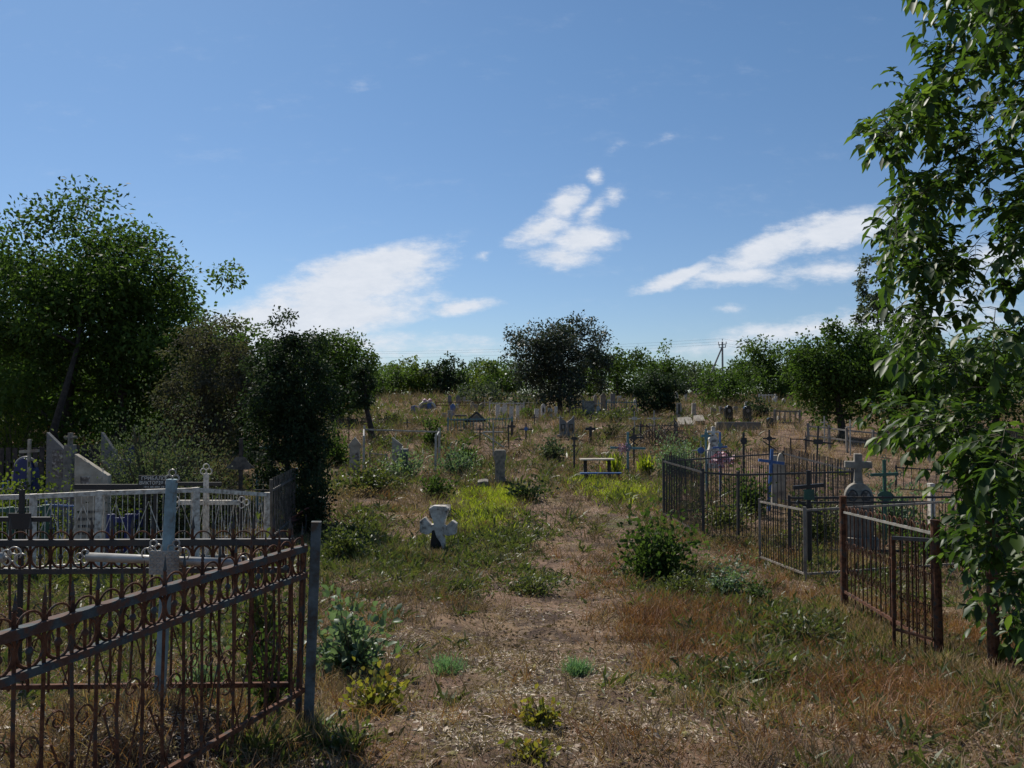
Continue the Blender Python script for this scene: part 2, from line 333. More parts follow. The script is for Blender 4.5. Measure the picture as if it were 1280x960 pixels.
# ------------------------------------------------------------------ trees
def tree(name, label, px, d, top, hw, bot, leaf='mid', group=None, n=None, lpx=2.9, K=None, trunk=.035, stems=1, dens=1.0, shape=1.0, lean=0, cat='tree', lobes=.3, cone=0, crpx=None, sparse=.23, bark='bark', seed=None, flat=.8):
    """px/top/hw/bot: crown column, top row, half width and bottom row in the photo; d: distance"""
    base = GD(px+lean, d); s = d/F; hm = 1.0 if d < 60 else 1.2; hwm = hw*hm*s; zt = ZR(top, d); zb = ZR(bot, d); zb = max(zb, base.z+.05)
    hz = (zt-zb)/2; cx = (px-640)*s - base.x; cen = np.array([cx, 0, (zt+zb)/2 - base.z])
    T = thing(name, label, cat, base, 0, group)
    K = int((K or int(26 + hw*.55))*1.6)
    U = rdir(K*3); lob = 1 + lobes*(vnoise(U[:,0]*2.3+9+px, U[:,2]*2.3+U[:,1]*1.7, int(px)%97)*2-1.0)
    rad = rng.random(K*3)**(1/2.6)*lob; P = U*rad[:,None]
    P = P[:K] if shape == 1 else P[:K]
    if cone: P[:,:2] *= (1 - cone*(P[:,2:]*.5+.5))*1.25
    P = cen + P*np.array([hwm*1.0, hwm*.9*shape, hz*(.98 if d < 60 else 1.1)])
    P[:,2] = np.maximum(P[:,2], .12)
    # skeleton
    mb = MB(); rt = max(trunk*(zt-base.z), .015)
    nodes = []
    fork = np.array([cx*.55, 0, max(zb-base.z + hz*.15, .1)])
    for k in range(stems):
        off = np.array([rng.normal()*rt*2*(stems>1), rng.normal()*rt*2*(stems>1), 0])
        fk = fork + (np.array([rng.normal(), rng.normal(), 0])*hwm*.3 if stems > 1 else 0)
        tp = cen + np.array([fk[0]*.3, fk[1]*.3, hz*.35])
        pts = [off + [0,0,-.15], off+(fk-off)*.35 + rng.normal(size=3)*rt*.5, fk, (fk+tp)/2 + rng.normal(size=3)*rt*1.2, tp]
        rr = [rt*1.25, rt, rt*.8, rt*.5, rt*.22]; mb.tube(pts, rr, 8)
        for a in range(2, 5): nodes.append((np.array(pts[a]), rr[a]))
        nodes.append(((np.array(pts[2])+np.array(pts[3]))/2, rt*.65)); nodes.append(((np.array(pts[4])+np.array(pts[3]))/2, rt*.35))
    order = np.argsort(np.linalg.norm(P-fork, axis=1))
    for i in order:
        p = P[i]; dist = [np.linalg.norm(p-nd[0]) + max(0, nd[0][2]-p[2])*.8 for nd in nodes]; j = int(np.argmin(dist)); a, ra = nodes[j]
        r0 = min(ra*.75, rt*.5); r1 = max(r0*.4, .004*d/20); mid = (a+p)/2 + np.array([0,0,.06*dist[j]]) + rng.normal(size=3)*dist[j]*.07
        mb.tube([a, mid, p], [r0, (r0+r1)/2, r1], 5); nodes.append((mid, (r0+r1)/2)); nodes.append((p, r1))
    mb.build('trunk', bark, T, True)
    # leaves
    ls = lpx*s; area = PI*hw*(bot-top)/2
    n = n or int(area/(lpx*lpx*.42)*2.6*dens); n = min(int(n*1.25), 60000)
    wts = rng.random(K)+.35; wts /= wts.sum(); ci = rng.choice(K, n, p=wts)
    cr = (crpx*s if crpx else hwm*sparse)*(.6+.8*rng.random(K))
    off = rdir(n)*(rng.random(n)**.45)[:,None]*cr[ci][:,None]; off[:,2] *= flat
    Q = P[ci]+off; Q[:,2] = np.maximum(Q[:,2], .06); D = unit(off+rng.normal(size=(n,3))*.6*cr[ci][:,None]); Nn = rdir(n, .7)
    tone = np.clip(.5*rng.random(K)[ci] + .5*rng.random(n), 0, 1)
    lv = Leaves(); lv.add(Q, D, Nn, ls*(1.0+.9*rng.random(n)), ls*(.6+.4*rng.random(n)), 'quad' if lpx < 5 else 'leaf', tone)
    lv.build('crown', L[leaf], T); return T
hg = 'trees of the far tree line'
tree('walnut_tree', 'tall spreading walnut tree with several dark trunks, largest tree on the left', 110, 26, 250, 166, 560, 'walnut', None, lpx=4.4, K=210, stems=4, trunk=.014, dens=1.6, lobes=.30, sparse=.18, lean=-20)
tree('juniper_tree', 'dark dense evergreen tree at the end of the left fences', 365, 17.5, 396, 57, 640, 'dark', lpx=3.2, K=200, dens=1.7, lobes=.15, sparse=.24, trunk=.02)
tree('broadleaf_tree', 'rounded green tree right behind the dark evergreen on the left', 416, 52, 411, 55, 528, 'mid', dens=1.7, lobes=.2, K=95)
tree('bare_tree', 'grey half bare tree between the walnut and the dark evergreen', 262, 21, 402, 62, 575, 'twig', lpx=3.0, K=130, dens=1.0, trunk=.012, stems=2)
tree('thicket_tree', 'dim green tree low behind the walnut at the left edge', 10, 36, 400, 85, 560, 'walnut', lpx=4.2, dens=1)
tree('thicket_tree', 'green tree filling the gap behind the grey half bare tree', 300, 34, 408, 70, 590, 'mid', lpx=3.8, dens=1.5)
tree('thicket_tree', 'green tree under the right limbs of the walnut tree', 205, 38, 400, 70, 575, 'walnut', lpx=3.8, dens=1.5)
tree('thicket_tree', 'tree low behind the walnut trunks', 105, 42, 430, 85, 575, 'mid', lpx=3.8, dens=1.5)
tree('leaning_tree', 'small dark tree with a thin leaning trunk left of the white pipe fence', 452, 40, 446, 21, 512, 'dark', lpx=3, dens=1.0, trunk=.035, lean=12, cone=.5, K=34)
def small(px, d, top, hw, bot, leaf, lab, **k): tree(k.pop('name', 'hedge_tree'), lab, px, d, top, hw, bot, leaf, hg, **k)
small(463,100,458,26,505,'mid','leftmost tree of the far tree line, beside the rounded green tree')
small(490,108,456,20,503,'mid','small tree of the far tree line, second from the left')
small(515,112,452,24,502,'yell','lighter green tree of the far tree line left of the dark one')
small(536,114,462,16,502,'mid','low tree squeezed against the left side of the dark far tree')
small(555,108,446,22,500,'dark','darkest tree of the far tree line, left of the big central tree',dens=1.3)
small(585,114,460,18,500,'mid','low green tree right of the darkest far tree')
small(611,110,455,22,500,'yell','light green tree of the far line left of the central tree')
small(634,106,458,24,502,'mid','dark green tree touching the left side of the central tree')
small(772,92,437,42,500,'mid','wide round tree just right of the big central tree',dens=1.2)
small(829,104,437,24,490,'walnut','tree with an open pointed crown left of the power pole',dens=.8,lobes=.5)
small(858,112,455,26,500,'olive','thin greyish tree directly left of the power pole',dens=.7)
small(884,112,466,20,500,'olive','low thin tree at the foot of the pole strut',dens=.6)
small(908,76,456,34,510,'walnut','light green tree in front of the power pole behind the black headstones',dens=.9)
small(960,92,428,43,498,'mid','large dark rounded tree right of the power pole',dens=1.3)
small(1010,100,450,30,500,'mid','tree behind the left edge of the large green tree on the right')
tree('broadleaf_tree','dense green tree left of the near walnut branches, over the dry slope',1050,40,398,68,530,'walnut',lpx=3.6,dens=1.5,lobes=.3,K=110)
tree('broadleaf_tree','dense tree partly hidden behind the near walnut branches',1140,42,392,72,535,'walnut',lpx=4,dens=1.2,lobes=.35,K=90)
tree('broadleaf_tree','green tree seen through the near walnut branches at the right edge',1245,44,405,70,530,'walnut',lpx=4,dens=1.1,K=80)
tree('poplar_tree','tall narrow poplar rising behind the green trees on the right',1098,88,322,21,490,'olive',lpx=3.2,dens=1.1,K=75,lobes=.45,trunk=.016)
tree('wild_pear_tree','big grey green tree with a single dark trunk in the centre of the graveyard',699,62,401,55,502,'pear',lpx=2.6,K=150,dens=1.9,lobes=.25,trunk=.032,sparse=.17)
tree('round_tree','dark round tree with olive top right of the centre',823,58,459,33,521,'dark',lpx=2.7,dens=1.3,K=60)
tree('scrub_tree','low grey tree left of the big central tree',604,75,480,26,516,'olive',lpx=3,dens=.8,K=40,cat='shrub')
tree('scrub_tree','small grey green tree under the left side of the big central tree',655,70,486,20,512,'olive',lpx=3,dens=.7,K=30,cat='shrub')
# the wood behind the tree line reads as one mass
def far_wood():
    n = 90000; px = rng.uniform(-350, 1650, n); d = rng.uniform(122, 150, n); x = (px-640)/F*d; g = H(x, d)
    top = 458 + 9*(vnoise(px/26, d*0, 5)-.5)*2 - 5*(vnoise(px/7, d/9, 6)-.5)*2; top = np.where(px < 460, top-12, top); zt = CAMZ + d*(510-top)/F
    z = g + (zt-g)*rng.random(n)**.75; P = np.stack([x, d, z], 1); lv = Leaves(); lv.add(P, rdir(n), rdir(n,.6), rng.uniform(.25,.6,n), rng.uniform(.2,.35,n), 'quad', vnoise(px/18, d/6, 8)*.6+rng.random(n)*.4)
    o = lv.build('far_wood', L['mid']); tag(o, 'dark continuous wood along the top of the hill', 'wood', None, 'stuff')
    mb = MB()
    for k in range(150): q = GD(rng.uniform(-300, 1600), rng.uniform(122,145)); mb.tube([q-Vz0*.2, q+Vector((rng.normal()*.5, 0, 4))], [.16,.05], 5)
    w_ = mb.build('far_trunks', 'bark'); tag(w_, 'thin trunks inside the wood on top of the hill', 'wood', None, 'stuff')
Vz0 = Vector((0,0,1)); far_wood()
# trees further out on both sides
for (px, d, top, hw, bot, lab) in [(-150,45,330,110,560,'leftmost tree beyond the edge of the photo'),(1400,55,380,110,540,'tree beyond the right edge of the photo')]:
    tree('broadleaf_tree', lab, px, d, top, hw, bot, 'mid', lpx=6, dens=.8)

# ------------------------------------------------------------------ near walnut on the right
def near_tree():
    y0 = 6.4; base = Vector((5.25, 6.3, float(H(5.25, 6.3))))
    T = thing('walnut_tree', 'near walnut tree whose leafy drooping branches fill the right edge', 'tree', base)
    # crown silhouette as real x,z outline at the crown's middle distance
    prof = [(1200,-160,),(1150,-40),(1195,20),(1155,60),(1150,95),(1120,115),(1066,140),(1072,165),(1125,195),(1135,230),(1085,290),(1100,340),(1092,400),(1128,430),(1090,455),(1054,482),(1060,508),(1125,530),(1170,560),(1190,620),(1190,700),(1195,740),(1235,775),(1262,815),(1300,830)]
    rows = np.array([p[1] for p in prof], float); edge = np.array([p[0] for p in prof], float)
    mb = MB(); trk = [(0,0,-.2),(.03,0,.8),(-.05,0,1.8),(.1,.1,3.0),(.0,.2,4.6),(-.1,.1,6.2)]; trr = [.17,.14,.125,.10,.07,.03]
    mb.tube(trk, trr, 10); nodes = []
    for i in range(1, 5):
        for f in (0, .33, .66): nodes.append((np.array(trk[i])*(1-f)+np.array(trk[i+1])*f, trr[i]*.7))
    tips = []
    K = 440
    while len(tips) < K:
        row = rng.uniform(-160, 830); e = np.interp(row, rows, edge)
        y = y0 + rng.normal()*.75
        if rng.random() < .10: y = rng.uniform(4.5, 5.4)
        y = float(np.clip(y, 4.2, 8.6)); 
        px = e + 14 + ((1400 if rng.random() < .8 else 1600)-e)*rng.random()**1.15
        if rng.random() < .16: px = e + rng.uniform(0, 60); y = float(np.clip(y, 5.8, 7.2))
        if y < 5.5 and px < 1205: continue
        if px > 1390 and rng.random() < .5: continue
        z = ZR(row, y0); x = (px-640)/F*y0; x *= y/y0 if y > y0 else 1+(y/y0-1)*.9; z = CAMZ+(z-CAMZ)*(y/y0)
        p = np.array([x, y, z]) - np.array(base)
        if z < H(x, y)+.35: continue
        tips.append(p)
    tips = np.array(tips); order = np.argsort(np.linalg.norm(tips[:, :2], axis=1))
    dirs = {}
    for i in order:
        p = tips[i]; dd = [np.linalg.norm(p-a) + max(0, a[2]-p[2]-.2)*.4 for a, _ in nodes]; j = int(np.argmin(dd)); a, ra = nodes[j]
        r0 = min(ra*.72, .05); r1 = max(r0*.5, .003); mid = (a+p)/2 + np.array([0,0,.10*dd[j]]) + rng.normal(size=3)*dd[j]*.05
        mb.tube([a, mid, p], [r0, (r0+r1)/2, r1], 5); nodes.append((mid, (r0+r1)/2)); nodes.append((p, r1)); dirs[i] = unit((p-mid)[None])[0]
    lv = Leaves(); tw = MB()
    for i in range(K):
        p = tips[i]; d0 = dirs[i]
        for c in range(rng.integers(4, 7)):          # compound leaves at the end of each twig
            dr = d0*.7 + rng.normal(size=3)*.75; dr[2] += .15; dr /= np.linalg.norm(dr); ln = rng.uniform(.18, .32)
            st = p - d0*rng.uniform(0, .28)
            ts = np.linspace(.3, 1, 4); P = []; D = []; N = []; S_ = []
            side = np.cross(dr, [0,0,1]); side /= max(np.linalg.norm(side), 1e-6)
            q_ = lambda u: st + dr*ln*u - np.array([0,0,1])*(ln*.38*u*u)
            tw.tube([q_(0), q_(.5), q_(1)], [.0026,.002,.0012], 3)
            sz = rng.uniform(.068, .130)
            for u in ts:
                for sg in (-1, 1):
                    dd = side*sg + dr*.45 + np.array([0,0,-rng.uniform(-.15,.95)]) + rng.normal(size=3)*.3
                    P.append(q_(u)); D.append(dd); N.append(np.array([0,0,1]) + side*sg*.5 + rng.normal(size=3)*.35); S_.append(sz*(.65+.35*u))
            P.append(q_(1)); D.append(dr*.8+np.array([0,0,-.7])); N.append(np.array([0,0,1])+dr*.4); S_.append(sz*1.15)
            S_ = np.array(S_)*rng.uniform(.85, 1.1, len(S_)); keep = rng.random(len(P)) < .93
            P, D, N = np.array(P)[keep], np.array(D)[keep], np.array(N)[keep]; S_ = S_[keep]
            lv.add(P, D, N, S_, S_*rng.uniform(.42,.60,len(S_)), 'leaf', np.clip(rng.normal(rng.uniform(.3,.6),.22,len(S_)),0,1), droop=.22)
    mb.build('trunk', 'bark', T, True); tw.build('leaf_stalks', 'stem', T); lv.build('crown', L['near'], T)
near_tree()
# ------------------------------------------------------------------ fences
Vz = Vector((0,0,1))
class Panel:
    """a straight fence panel from a to b (local points on the base line), local axes"""
    def __init__(s, a, b): s.a = Vector(a); s.b = Vector(b); s.u = (s.b-s.a); s.l = s.u.length; s.u.normalize(); s.n = s.u.cross(Vz).normalized()
    def p(s, t, z=0, off=0): return s.a + s.u*t + Vz*z + s.n*off
def rail(mb, A, B, w=.03, h=.03):
    u = B-A; q = u.to_track_quat('X', 'Z').to_matrix(); mb.box((A+B)/2, (u.length, w, h), q)
def post_mb(p, z0, z1, w=.04, cap=0, lean=(0,0), rnd=False, rz=0):
    mb = MB(); a = Vector((p[0], p[1], z0)); b = Vector((p[0]+lean[0], p[1]+lean[1], z1))
    if rnd: mb.tube([a, b], w/2, 10)
    else:
        q = (b-a).to_track_quat('Z', 'Y').to_matrix() @ Matrix.Rotation(rz, 3, 'Z'); mb.box((a+b)/2, (w, w, (b-a).length), q, .004)
    if cap: mb.lathe(b, [(w*.3,0),(w*.8,.02),(w*.8,.05),(w*.2,.09)], 8)
    return mb
def ornate_panel(T, a, b, z_bot, z_mid, z_top, pitch=.107, ztip=.13, bar=.0072, m='rust', mr_='rustpaint', scroll=True, ext=.05, railw=.03, drop=(0,0)):
    """rings between two rails, half circles and spear tips above, scrolls between the bars"""
    P = Panel(a, b); n = max(2, int(P.l/pitch)); pt = P.l/n; bars = MB(); rings = MB(); tips = MB(); beads = MB(); scr = MB(); rt = MB(); rb = MB(); fr = (P.u, Vz)
    sl = lambda t: 0
    for i in range(n+1):
        t = min(max(i*pt, .02), P.l-.02); jt = rng.normal()*.006; bars.tube([P.p(t+rng.normal()*.005, z_bot-ext+rng.normal()*.01), P.p(t+jt, (z_bot+z_mid)/2, rng.normal()*.006), P.p(t, z_mid), P.p(t+rng.normal()*.002, z_top+ztip*.55)], bar, 5)
        zt = z_top+ztip*.45; tips.add([P.p(t-.011,zt+.02), P.p(t,zt,.004), P.p(t+.011,zt+.02), P.p(t,zt+.085), P.p(t,zt+.02,.006), P.p(t,zt+.02,-.006)],
            [(0,1,4),(1,2,4),(2,3,4),(3,0,4),(1,0,5),(2,1,5),(3,2,5),(0,3,5)])
    for i in range(n):
        t = (i+.5)*pt; zc = (z_mid+z_top)/2; rr = min((z_top-z_mid)/2-.014, .06)
        rings.ring(P.p(t, zc), rr, .0066, n=18, sx=min(1, (pt*.46)/rr), frame=fr)
        rings.ring(P.p(t, z_top+.012), pt*.44, .0045, a0=0, a1=180, n=10, frame=fr)
        rings.tube([P.p(t, z_mid), P.p(t, z_top)], .0065, 5); beads.lathe(P.p(t, zc-.018), [(.004,0),(.013,.012),(.013,.022),(.004,.036)], 7)
        if scroll:
            zz = z_bot + (z_mid-z_bot)*(.62 + .05*math.sin(i*2.1)); pts = []
            for k in range(14):
                an = k/13*2.3*PI; r_ = .042*(1-k/18); pts.append(P.p(t+math.cos(an)*r_*(1 if i%2 else -1), zz+math.sin(an)*r_))
            scr.tube(pts, .004, 4)
            if i%2 == 0: scr.tube([P.p(t-pt*.5, zz-.02), P.p(t+pt*.1, z_bot+.12), P.p(t+pt*.5, z_bot+.0)], .004, 4); scr.tube([P.p(t+pt*1.2, zz-.05), P.p(t+pt*.6, z_bot+.15), P.p(t+pt*.2, z_bot+.0)], .004, 4)
            else: scr.ring(P.p(t, z_bot+.22), .035, .004, a0=30, a1=330, n=12, frame=fr)
    rail(rt, P.p(0,z_top), P.p(P.l,z_top), railw, .034); rail(rb, P.p(0,z_mid), P.p(P.l,z_mid), railw, .028)
    f = bars.build('fence_panel', m, T); rt.build('top_rail', mr_, f); rb.build('middle_rail', mr_, f); rings.build('ring_row', m, f, True); tips.build('spear_tips', mr_, f); beads.build('beads', mr_, f, True)
    lo = MB(); rail(lo, P.p(0,z_bot), P.p(P.l,z_bot), .022, .024); lo.build('bottom_rail', m, f)
    if scroll: scr.build('scrolls', m, f)
    return P
def fence(name, label, cat, corners, mat, postmat=None, h=1.0, pitch=.1, bar=.007, rails=(.08,.9), tip=0, group=None, panels=None, postw=.045, skip_posts=(), X=False, posth=None, railmat=None, wood=False, closed=False, flatbar=False, arch=False):
    """enclosure along ground points; each segment a panel part with bars, rails as sub-parts"""
    o = corners[0]; T = thing(name, label, cat, o, 0, group); pts = [c-o for c in corners]; n = len(pts)
    segs = [(i, i+1) for i in range(n-1)] + ([(n-1, 0)] if closed else [])
    for k, p in enumerate(pts):
        if k in skip_posts: continue
        post_mb(p, p.z-.15, p.z+(posth or h+.03), postw, rz=rng.normal()*.05, lean=(rng.normal()*.012, rng.normal()*.012)).build('post', postmat or mat, T)
    for (i, j) in segs:
        a, b = pts[i], pts[j]; L_ = (b-a).length; m_ = max(1, int(L_/pitch)); bars = MB(); rl = MB(); u = (b-a).normalized()
        for k in range(1, m_):
            p = a+(b-a)*(k/m_); jj = rng.normal()*.004
            if wood or flatbar: bars.box(p+Vz*((h+.05)/2+.03+jj), (bar*2, .014, h-.02), (Vector((u.x,u.y,0))).to_track_quat('X','Z').to_matrix())
            else: bars.tube([p+Vz*(rails[0]-.04), p+Vz*(h+tip+jj)+Vector((rng.normal()*.006, rng.normal()*.004, 0))], bar, 5)
            if arch and k < m_: bars.ring(p+(b-a)*(.5/m_)+Vz*(h*rails[1]), pitch*.4, bar*.8, a0=0, a1=180, n=7, frame=(u, Vz))
        if X:
            q = int(max(1, round(L_/.42)))
            for k in range(q):
                c0 = a+(b-a)*(k/q); c1 = a+(b-a)*((k+1)/q); md = (c0+c1)/2
                bars.tube([c0+Vz*h*.32, md+Vz*h*.86], .006, 4); bars.tube([c1+Vz*h*.32, md+Vz*h*.86], .006, 4); bars.tube([c0+Vz*h*.32, md+Vz*rails[0]], .006, 4); bars.tube([c1+Vz*h*.32, md+Vz*rails[0]], .006, 4)
        for r_ in rails: rail(rl, a+Vz*h*r_, b+Vz*h*r_, postw*.62, postw*.72)
        f = bars.build('fence_panel', mat, T) if len(bars.v) else None
        rl.build('rail', railmat or mat, f if f else T)
    return T
# near left enclosure: rusted ornate panels meeting at one corner post
c0 = GD(384, 4.18); c0.x = (384-640)/F*4.18
T = thing('grave_fence', 'rusty ornate fence with rings and spear tips in the left foreground', 'fence', c0)
zr = lambda row, d: ZR(row, d)-c0.z
zt_, zm_, zb_ = zr(683, 4.2), zr(716, 4.2), zr(858, 4.2)
post_mb((.01,0), -.3, zr(652,4.18), .052, lean=(.045,0), rz=.2).build('post', 'greybl', T)
post_mb((-.05,.03), -.3, zt_+.01, .03, lean=(.03,0)).build('post', 'rustpaint', T)
dirA = Vector((-.34,-1,0)).normalized()
ornate_panel(T, (0,-.03,0), tuple(dirA*2.9), zb_, zm_, zt_, railw=.045)
ornate_panel(T, (-2.9,-.02,0), (-.08,.05,0), zb_, zm_+.01, zt_+.02, railw=.03, mr_='iron', ext=.02)
ornate_panel(T, (-2.9,-.05,0), tuple(Vector((-3.4,-1.8,0))), zb_, zm_, zt_)
post_mb((-2.9,0), -.3, zt_+.1, .05).build('post', 'rustpaint', T)
q_ = dirA*2.9; post_mb((q_.x,q_.y), -.25, zt_+.1, .05).build('post', 'rustpaint', T)

# ------------------------------------------------------------------ metal crosses
def trefoil(mb, c, d, r=.032, t=.006):
    """three rings at the end of a cross arm; d = outward direction"""
    d = Vector(d).normalized(); s_ = d.cross(Vector((0,1,0))).normalized(); fr = (d, s_); c = Vector(c)
    for k in (d*r*2.35, d*r*.75+s_*r*.98, d*r*.75-s_*r*.98): mb.ring(c+k, r, t, n=14, frame=fr)
def plate_outline(kind, w, h):
    if kind == 'rect': return [(-w/2,-h/2),(w/2,-h/2),(w/2,h/2),(-w/2,h/2)]
    if kind == 'oval': return [(math.cos(a)*w/2, math.sin(a)*h/2) for a in np.linspace(0, 2*PI, 16, endpoint=False)]
    if kind == 'heart': return [(-w/2,h*.1),(-w*.25,-h*.3),(0,-h/2),(w*.25,-h*.3),(w/2,h*.1),(w*.3,h*.5),(0,h*.3),(-w*.3,h*.5)]
    if kind == 'wing': return [(-w/2,-h*.35),(-w*.2,-h*.5),(w*.2,-h*.5),(w/2,-h*.35),(w*.3,.05*h),(w*.15,h*.5),(-w*.15,h*.5),(-w*.3,.05*h)]
    if kind == 'cross': return [(-w/2,-h*.15),(-w*.2,-h*.15),(-w*.2,-h/2),(w*.2,-h/2),(w*.2,-h*.15),(w/2,-h*.15),(w/2,h*.2),(w*.2,h*.2),(w*.2,h/2),(-w*.2,h/2),(-w*.2,h*.2),(-w/2,h*.2)]
def metal_cross(label, px, top, arm_row, arm_w, mat, row=None, d=None, group=None, w=.03, rz=0, lean=0, tre=0, plate=None, slant=None, arm_tilt=0, platemat=None, armmat=None, rod=False, arm_px=None, catn='cross', thick=None, name='metal_cross', foot_lean=0):
    p = GD(px, d) if d else G(px, row); d = p.y; s = d/F; T = thing(name, label, catn, p, rz, group, (0, lean))
    H_ = ZR(top, d)-p.z; za = ZR(arm_row, d)-p.z; aw = arm_w*s/2; ac = ((arm_px-px)*s if arm_px is not None else 0); th = thick or w*.8
    mb = MB(); (mb.tube([(0,0,-.25),(0,0,H_)], w/2, 8) if rod else mb.box((0,0,(H_-.25)/2), (w, th, H_+.25), None, .003)); mb.build('upright', mat, T)
    tl = math.tan(R(arm_tilt)); A = Vector((ac-aw, -.002, za-aw*tl)); B = Vector((ac+aw, -.002, za+aw*tl)); mb = MB()
    if rod: mb.tube([A,B], w/2, 8)
    else: rail(mb, A, B, th*1.04, w*1.0)
    mb.build('crossbar', armmat or mat, T)
    if slant:
        za2 = ZR(slant[0], d)-p.z; a2 = slant[1]*s/2; mb = MB(); rail(mb, Vector((-a2,-th*.6,za2-a2*math.tan(R(slant[2])))), Vector((a2,-th*.6,za2+a2*math.tan(R(slant[2])))), w*.6, w*.7); mb.build('slanted_bar', armmat or mat, T)
    if tre:
        for c, dv in (((0,0,H_), (0,0,1)), (A, (-1,0,0)), (B, (1,0,0))):
            mb = MB(); trefoil(mb, c, dv, tre*s, max(tre*s*.2, .003)); mb.build('ring_finial', mat, T, True)
    if plate:
        kind, pw, ph, prow = plate; mb = MB(); mb.prism(plate_outline(kind, pw*s, ph*s), -th*.5-.014, -th*.5-.004, 0, ZR(prow, d)-p.z); mb.build('plaque', platemat or mat, T)
    return T, s
# inside the near enclosure: two tubular crosses
p = GD(203, 3.95); s = 3.95/F
T = thing('metal_cross', 'pale blue post cross with ringed top and white pipe arms inside the near rusty fence', 'cross', p, 0, None, (0, 0))
hh = ZR(599, 3.95)-p.z; xt = (217-203)*s; za = ZR(699,3.95)-p.z; xa = (212-203)*s
mb = MB(); q = Vector((xt,0,hh+.2)).to_track_quat('Z','Y').to_matrix(); mb.box((xt/2*.9,0,(hh-.2)/2), (.046,.046,hh+.2), q, .006); mb.build('upright', 'palebl', T)
mb = MB(); mb.tube([((112-203)*s,0,za+.012),((303-203)*s,0,za-.02)], .022, 12); mb.build('crossbar', 'silver', T, True)
for c, dv in (((xt,0,hh-.01),(0,0,1)), (((113-203)*s,0,za+.012),(-1,0,0)), (((303-203)*s,0,za-.02),(1,0,0)), ((xa-.045,-.03,za+.045),(-.3,0,1)), ((xa+.045,-.03,za+.045),(.3,0,1))):
    mb = MB(); trefoil(mb, c, dv, .0175, .0045); mb.build('ring_finial', 'silver', T, True)
mb = MB(); mb.box((xa,-.036,za-.01), (.15,.006,.12))
for i in range(5):
    for j in range(4): mb.ring((xa-.06+i*.03,-.041,za-.055+j*.03), .011, .002, n=8)
mb.build('openwork_plate', 'silver', T)
mb = MB()
for sg in (-1,1):
    mb.ring((xa+sg*.09,-.02,za+.03), .03, .004, a0=-60, a1=220, n=14)
mb.build('scroll', 'silver', T, True)
p = GD(-62, 3.6); s = 3.6/F; T = thing('metal_cross', 'second pipe cross whose ringed arm end enters the picture at the far left edge', 'cross', p)
hh = ZR(600,3.6)-p.z; za = ZR(697,3.6)-p.z
mb = MB(); mb.box((0,0,(hh-.2)/2), (.045,.045,hh+.2), None, .006); mb.build('upright', 'palebl', T)
mb = MB(); mb.tube([((-130+62)*s,0,za),((9+62)*s,0,za)], .024, 12); mb.build('crossbar', 'silver', T, True)
for c, dv in (((0,0,hh),(0,0,1)), (((9+62)*s,0,za),(1,0,0)), (((-130+62)*s,0,za),(-1,0,0))): mb = MB(); trefoil(mb, c, dv, .018, .0045); mb.build('ring_finial', 'silver', T, True)
mb = MB()
for sg in (0, 1): mb.ring(((24+62)*s+sg*.03,-.01,za+.02-sg*.03), .03, .004, a0=-40+sg*90, a1=200+sg*60, n=14)
mb.build('scroll', 'silver', T, True)
metal_cross('black cross with small ringed ends and square plate behind the rusty fence', 30, 612, 649, 74, 'black', d=6.2, w=.036, tre=2.6, plate=('rect', 28, 20, 651))

# ------------------------------------------------------------------ white fence enclosure
wf = [GD(-70, 11.2), GD(44, 11.5), GD(126, 11.8), GD(247, 12.2), GD(335, 14.0)]
hw_ = ZR(611, 12.2)-wf[3].z
for k, row in ((0,622),(1,619),(2,615),(3,611),(4,617)): wf[k].z = ZR(row, wf[k].y)-hw_
fence('grave_fence', 'white painted fence with thin bars and diagonal rods behind the rusty fence', 'fence', wf, 'white', h=hw_, pitch=.078, bar=.0055, rails=(.12,.985), postw=.095, X=True, posth=hw_+.02)
T, _ = metal_cross('white square tube cross with three rings on top inside the white fence', 259, 592, 628, 76, 'white', d=13.0, w=.075, tre=3.6, arm_px=263)
# black plaque on legs with white handwriting
p = GD(196, 13.3); s = 13.3/F; T = thing('memorial_sign', 'black board with white handwritten lettering on two dark posts above the white fence', 'sign', p, 0, None)
zb = ZR(611, 13.3)-p.z; zt = ZR(596, 13.3)-p.z
mb = MB(); mb.box((-.02,0,(zb+zt)/2), (.55,.02,zt-zb+.05), None, .004); mb.build('board', 'black', T)
mb = MB(); mb.box((-.80,.03,zb+.03), (1.2,.04,.09)); mb.box((.72,.03,zb+.08), (.8,.04,.06)); mb.build('crossbar', 'black', T)
for x in (-.17, .0): post_mb((x,.03), -.2, zt-.02, .065, lean=(-.01,0)).build('post', 'black', T)
def text(body, loc, size, mat, parent, rx=90, name='lettering', w=None):
    cu = bpy.data.curves.new(name, 'FONT'); cu.body = body; cu.size = size; cu.align_x = 'CENTER'; cu.extrude = .001
    ob = bpy.data.objects.new(name, cu); C.objects.link(ob); bpy.context.view_layer.update()
    me = bpy.data.meshes.new_from_object(ob.evaluated_get(bpy.context.evaluated_depsgraph_get())); C.objects.unlink(ob); bpy.data.objects.remove(ob)
    o = bpy.data.objects.new(name, me); me.materials.clear(); me.materials.append(M[mat]); C.objects.link(o); o.parent = parent; o.location = loc; o.rotation_euler = (R(rx), 0, 0); return o
text('ГРИБАЛО', (-.03,-.014,zt-.055), .088, 'chalk', T); text('ВИКТОРІЯ М', (-.02,-.014,zt-.13), .08, 'chalk', T); text('1911.XII-2001.XII', (-.02,-.014,zt-.19), .05, 'chalk', T)

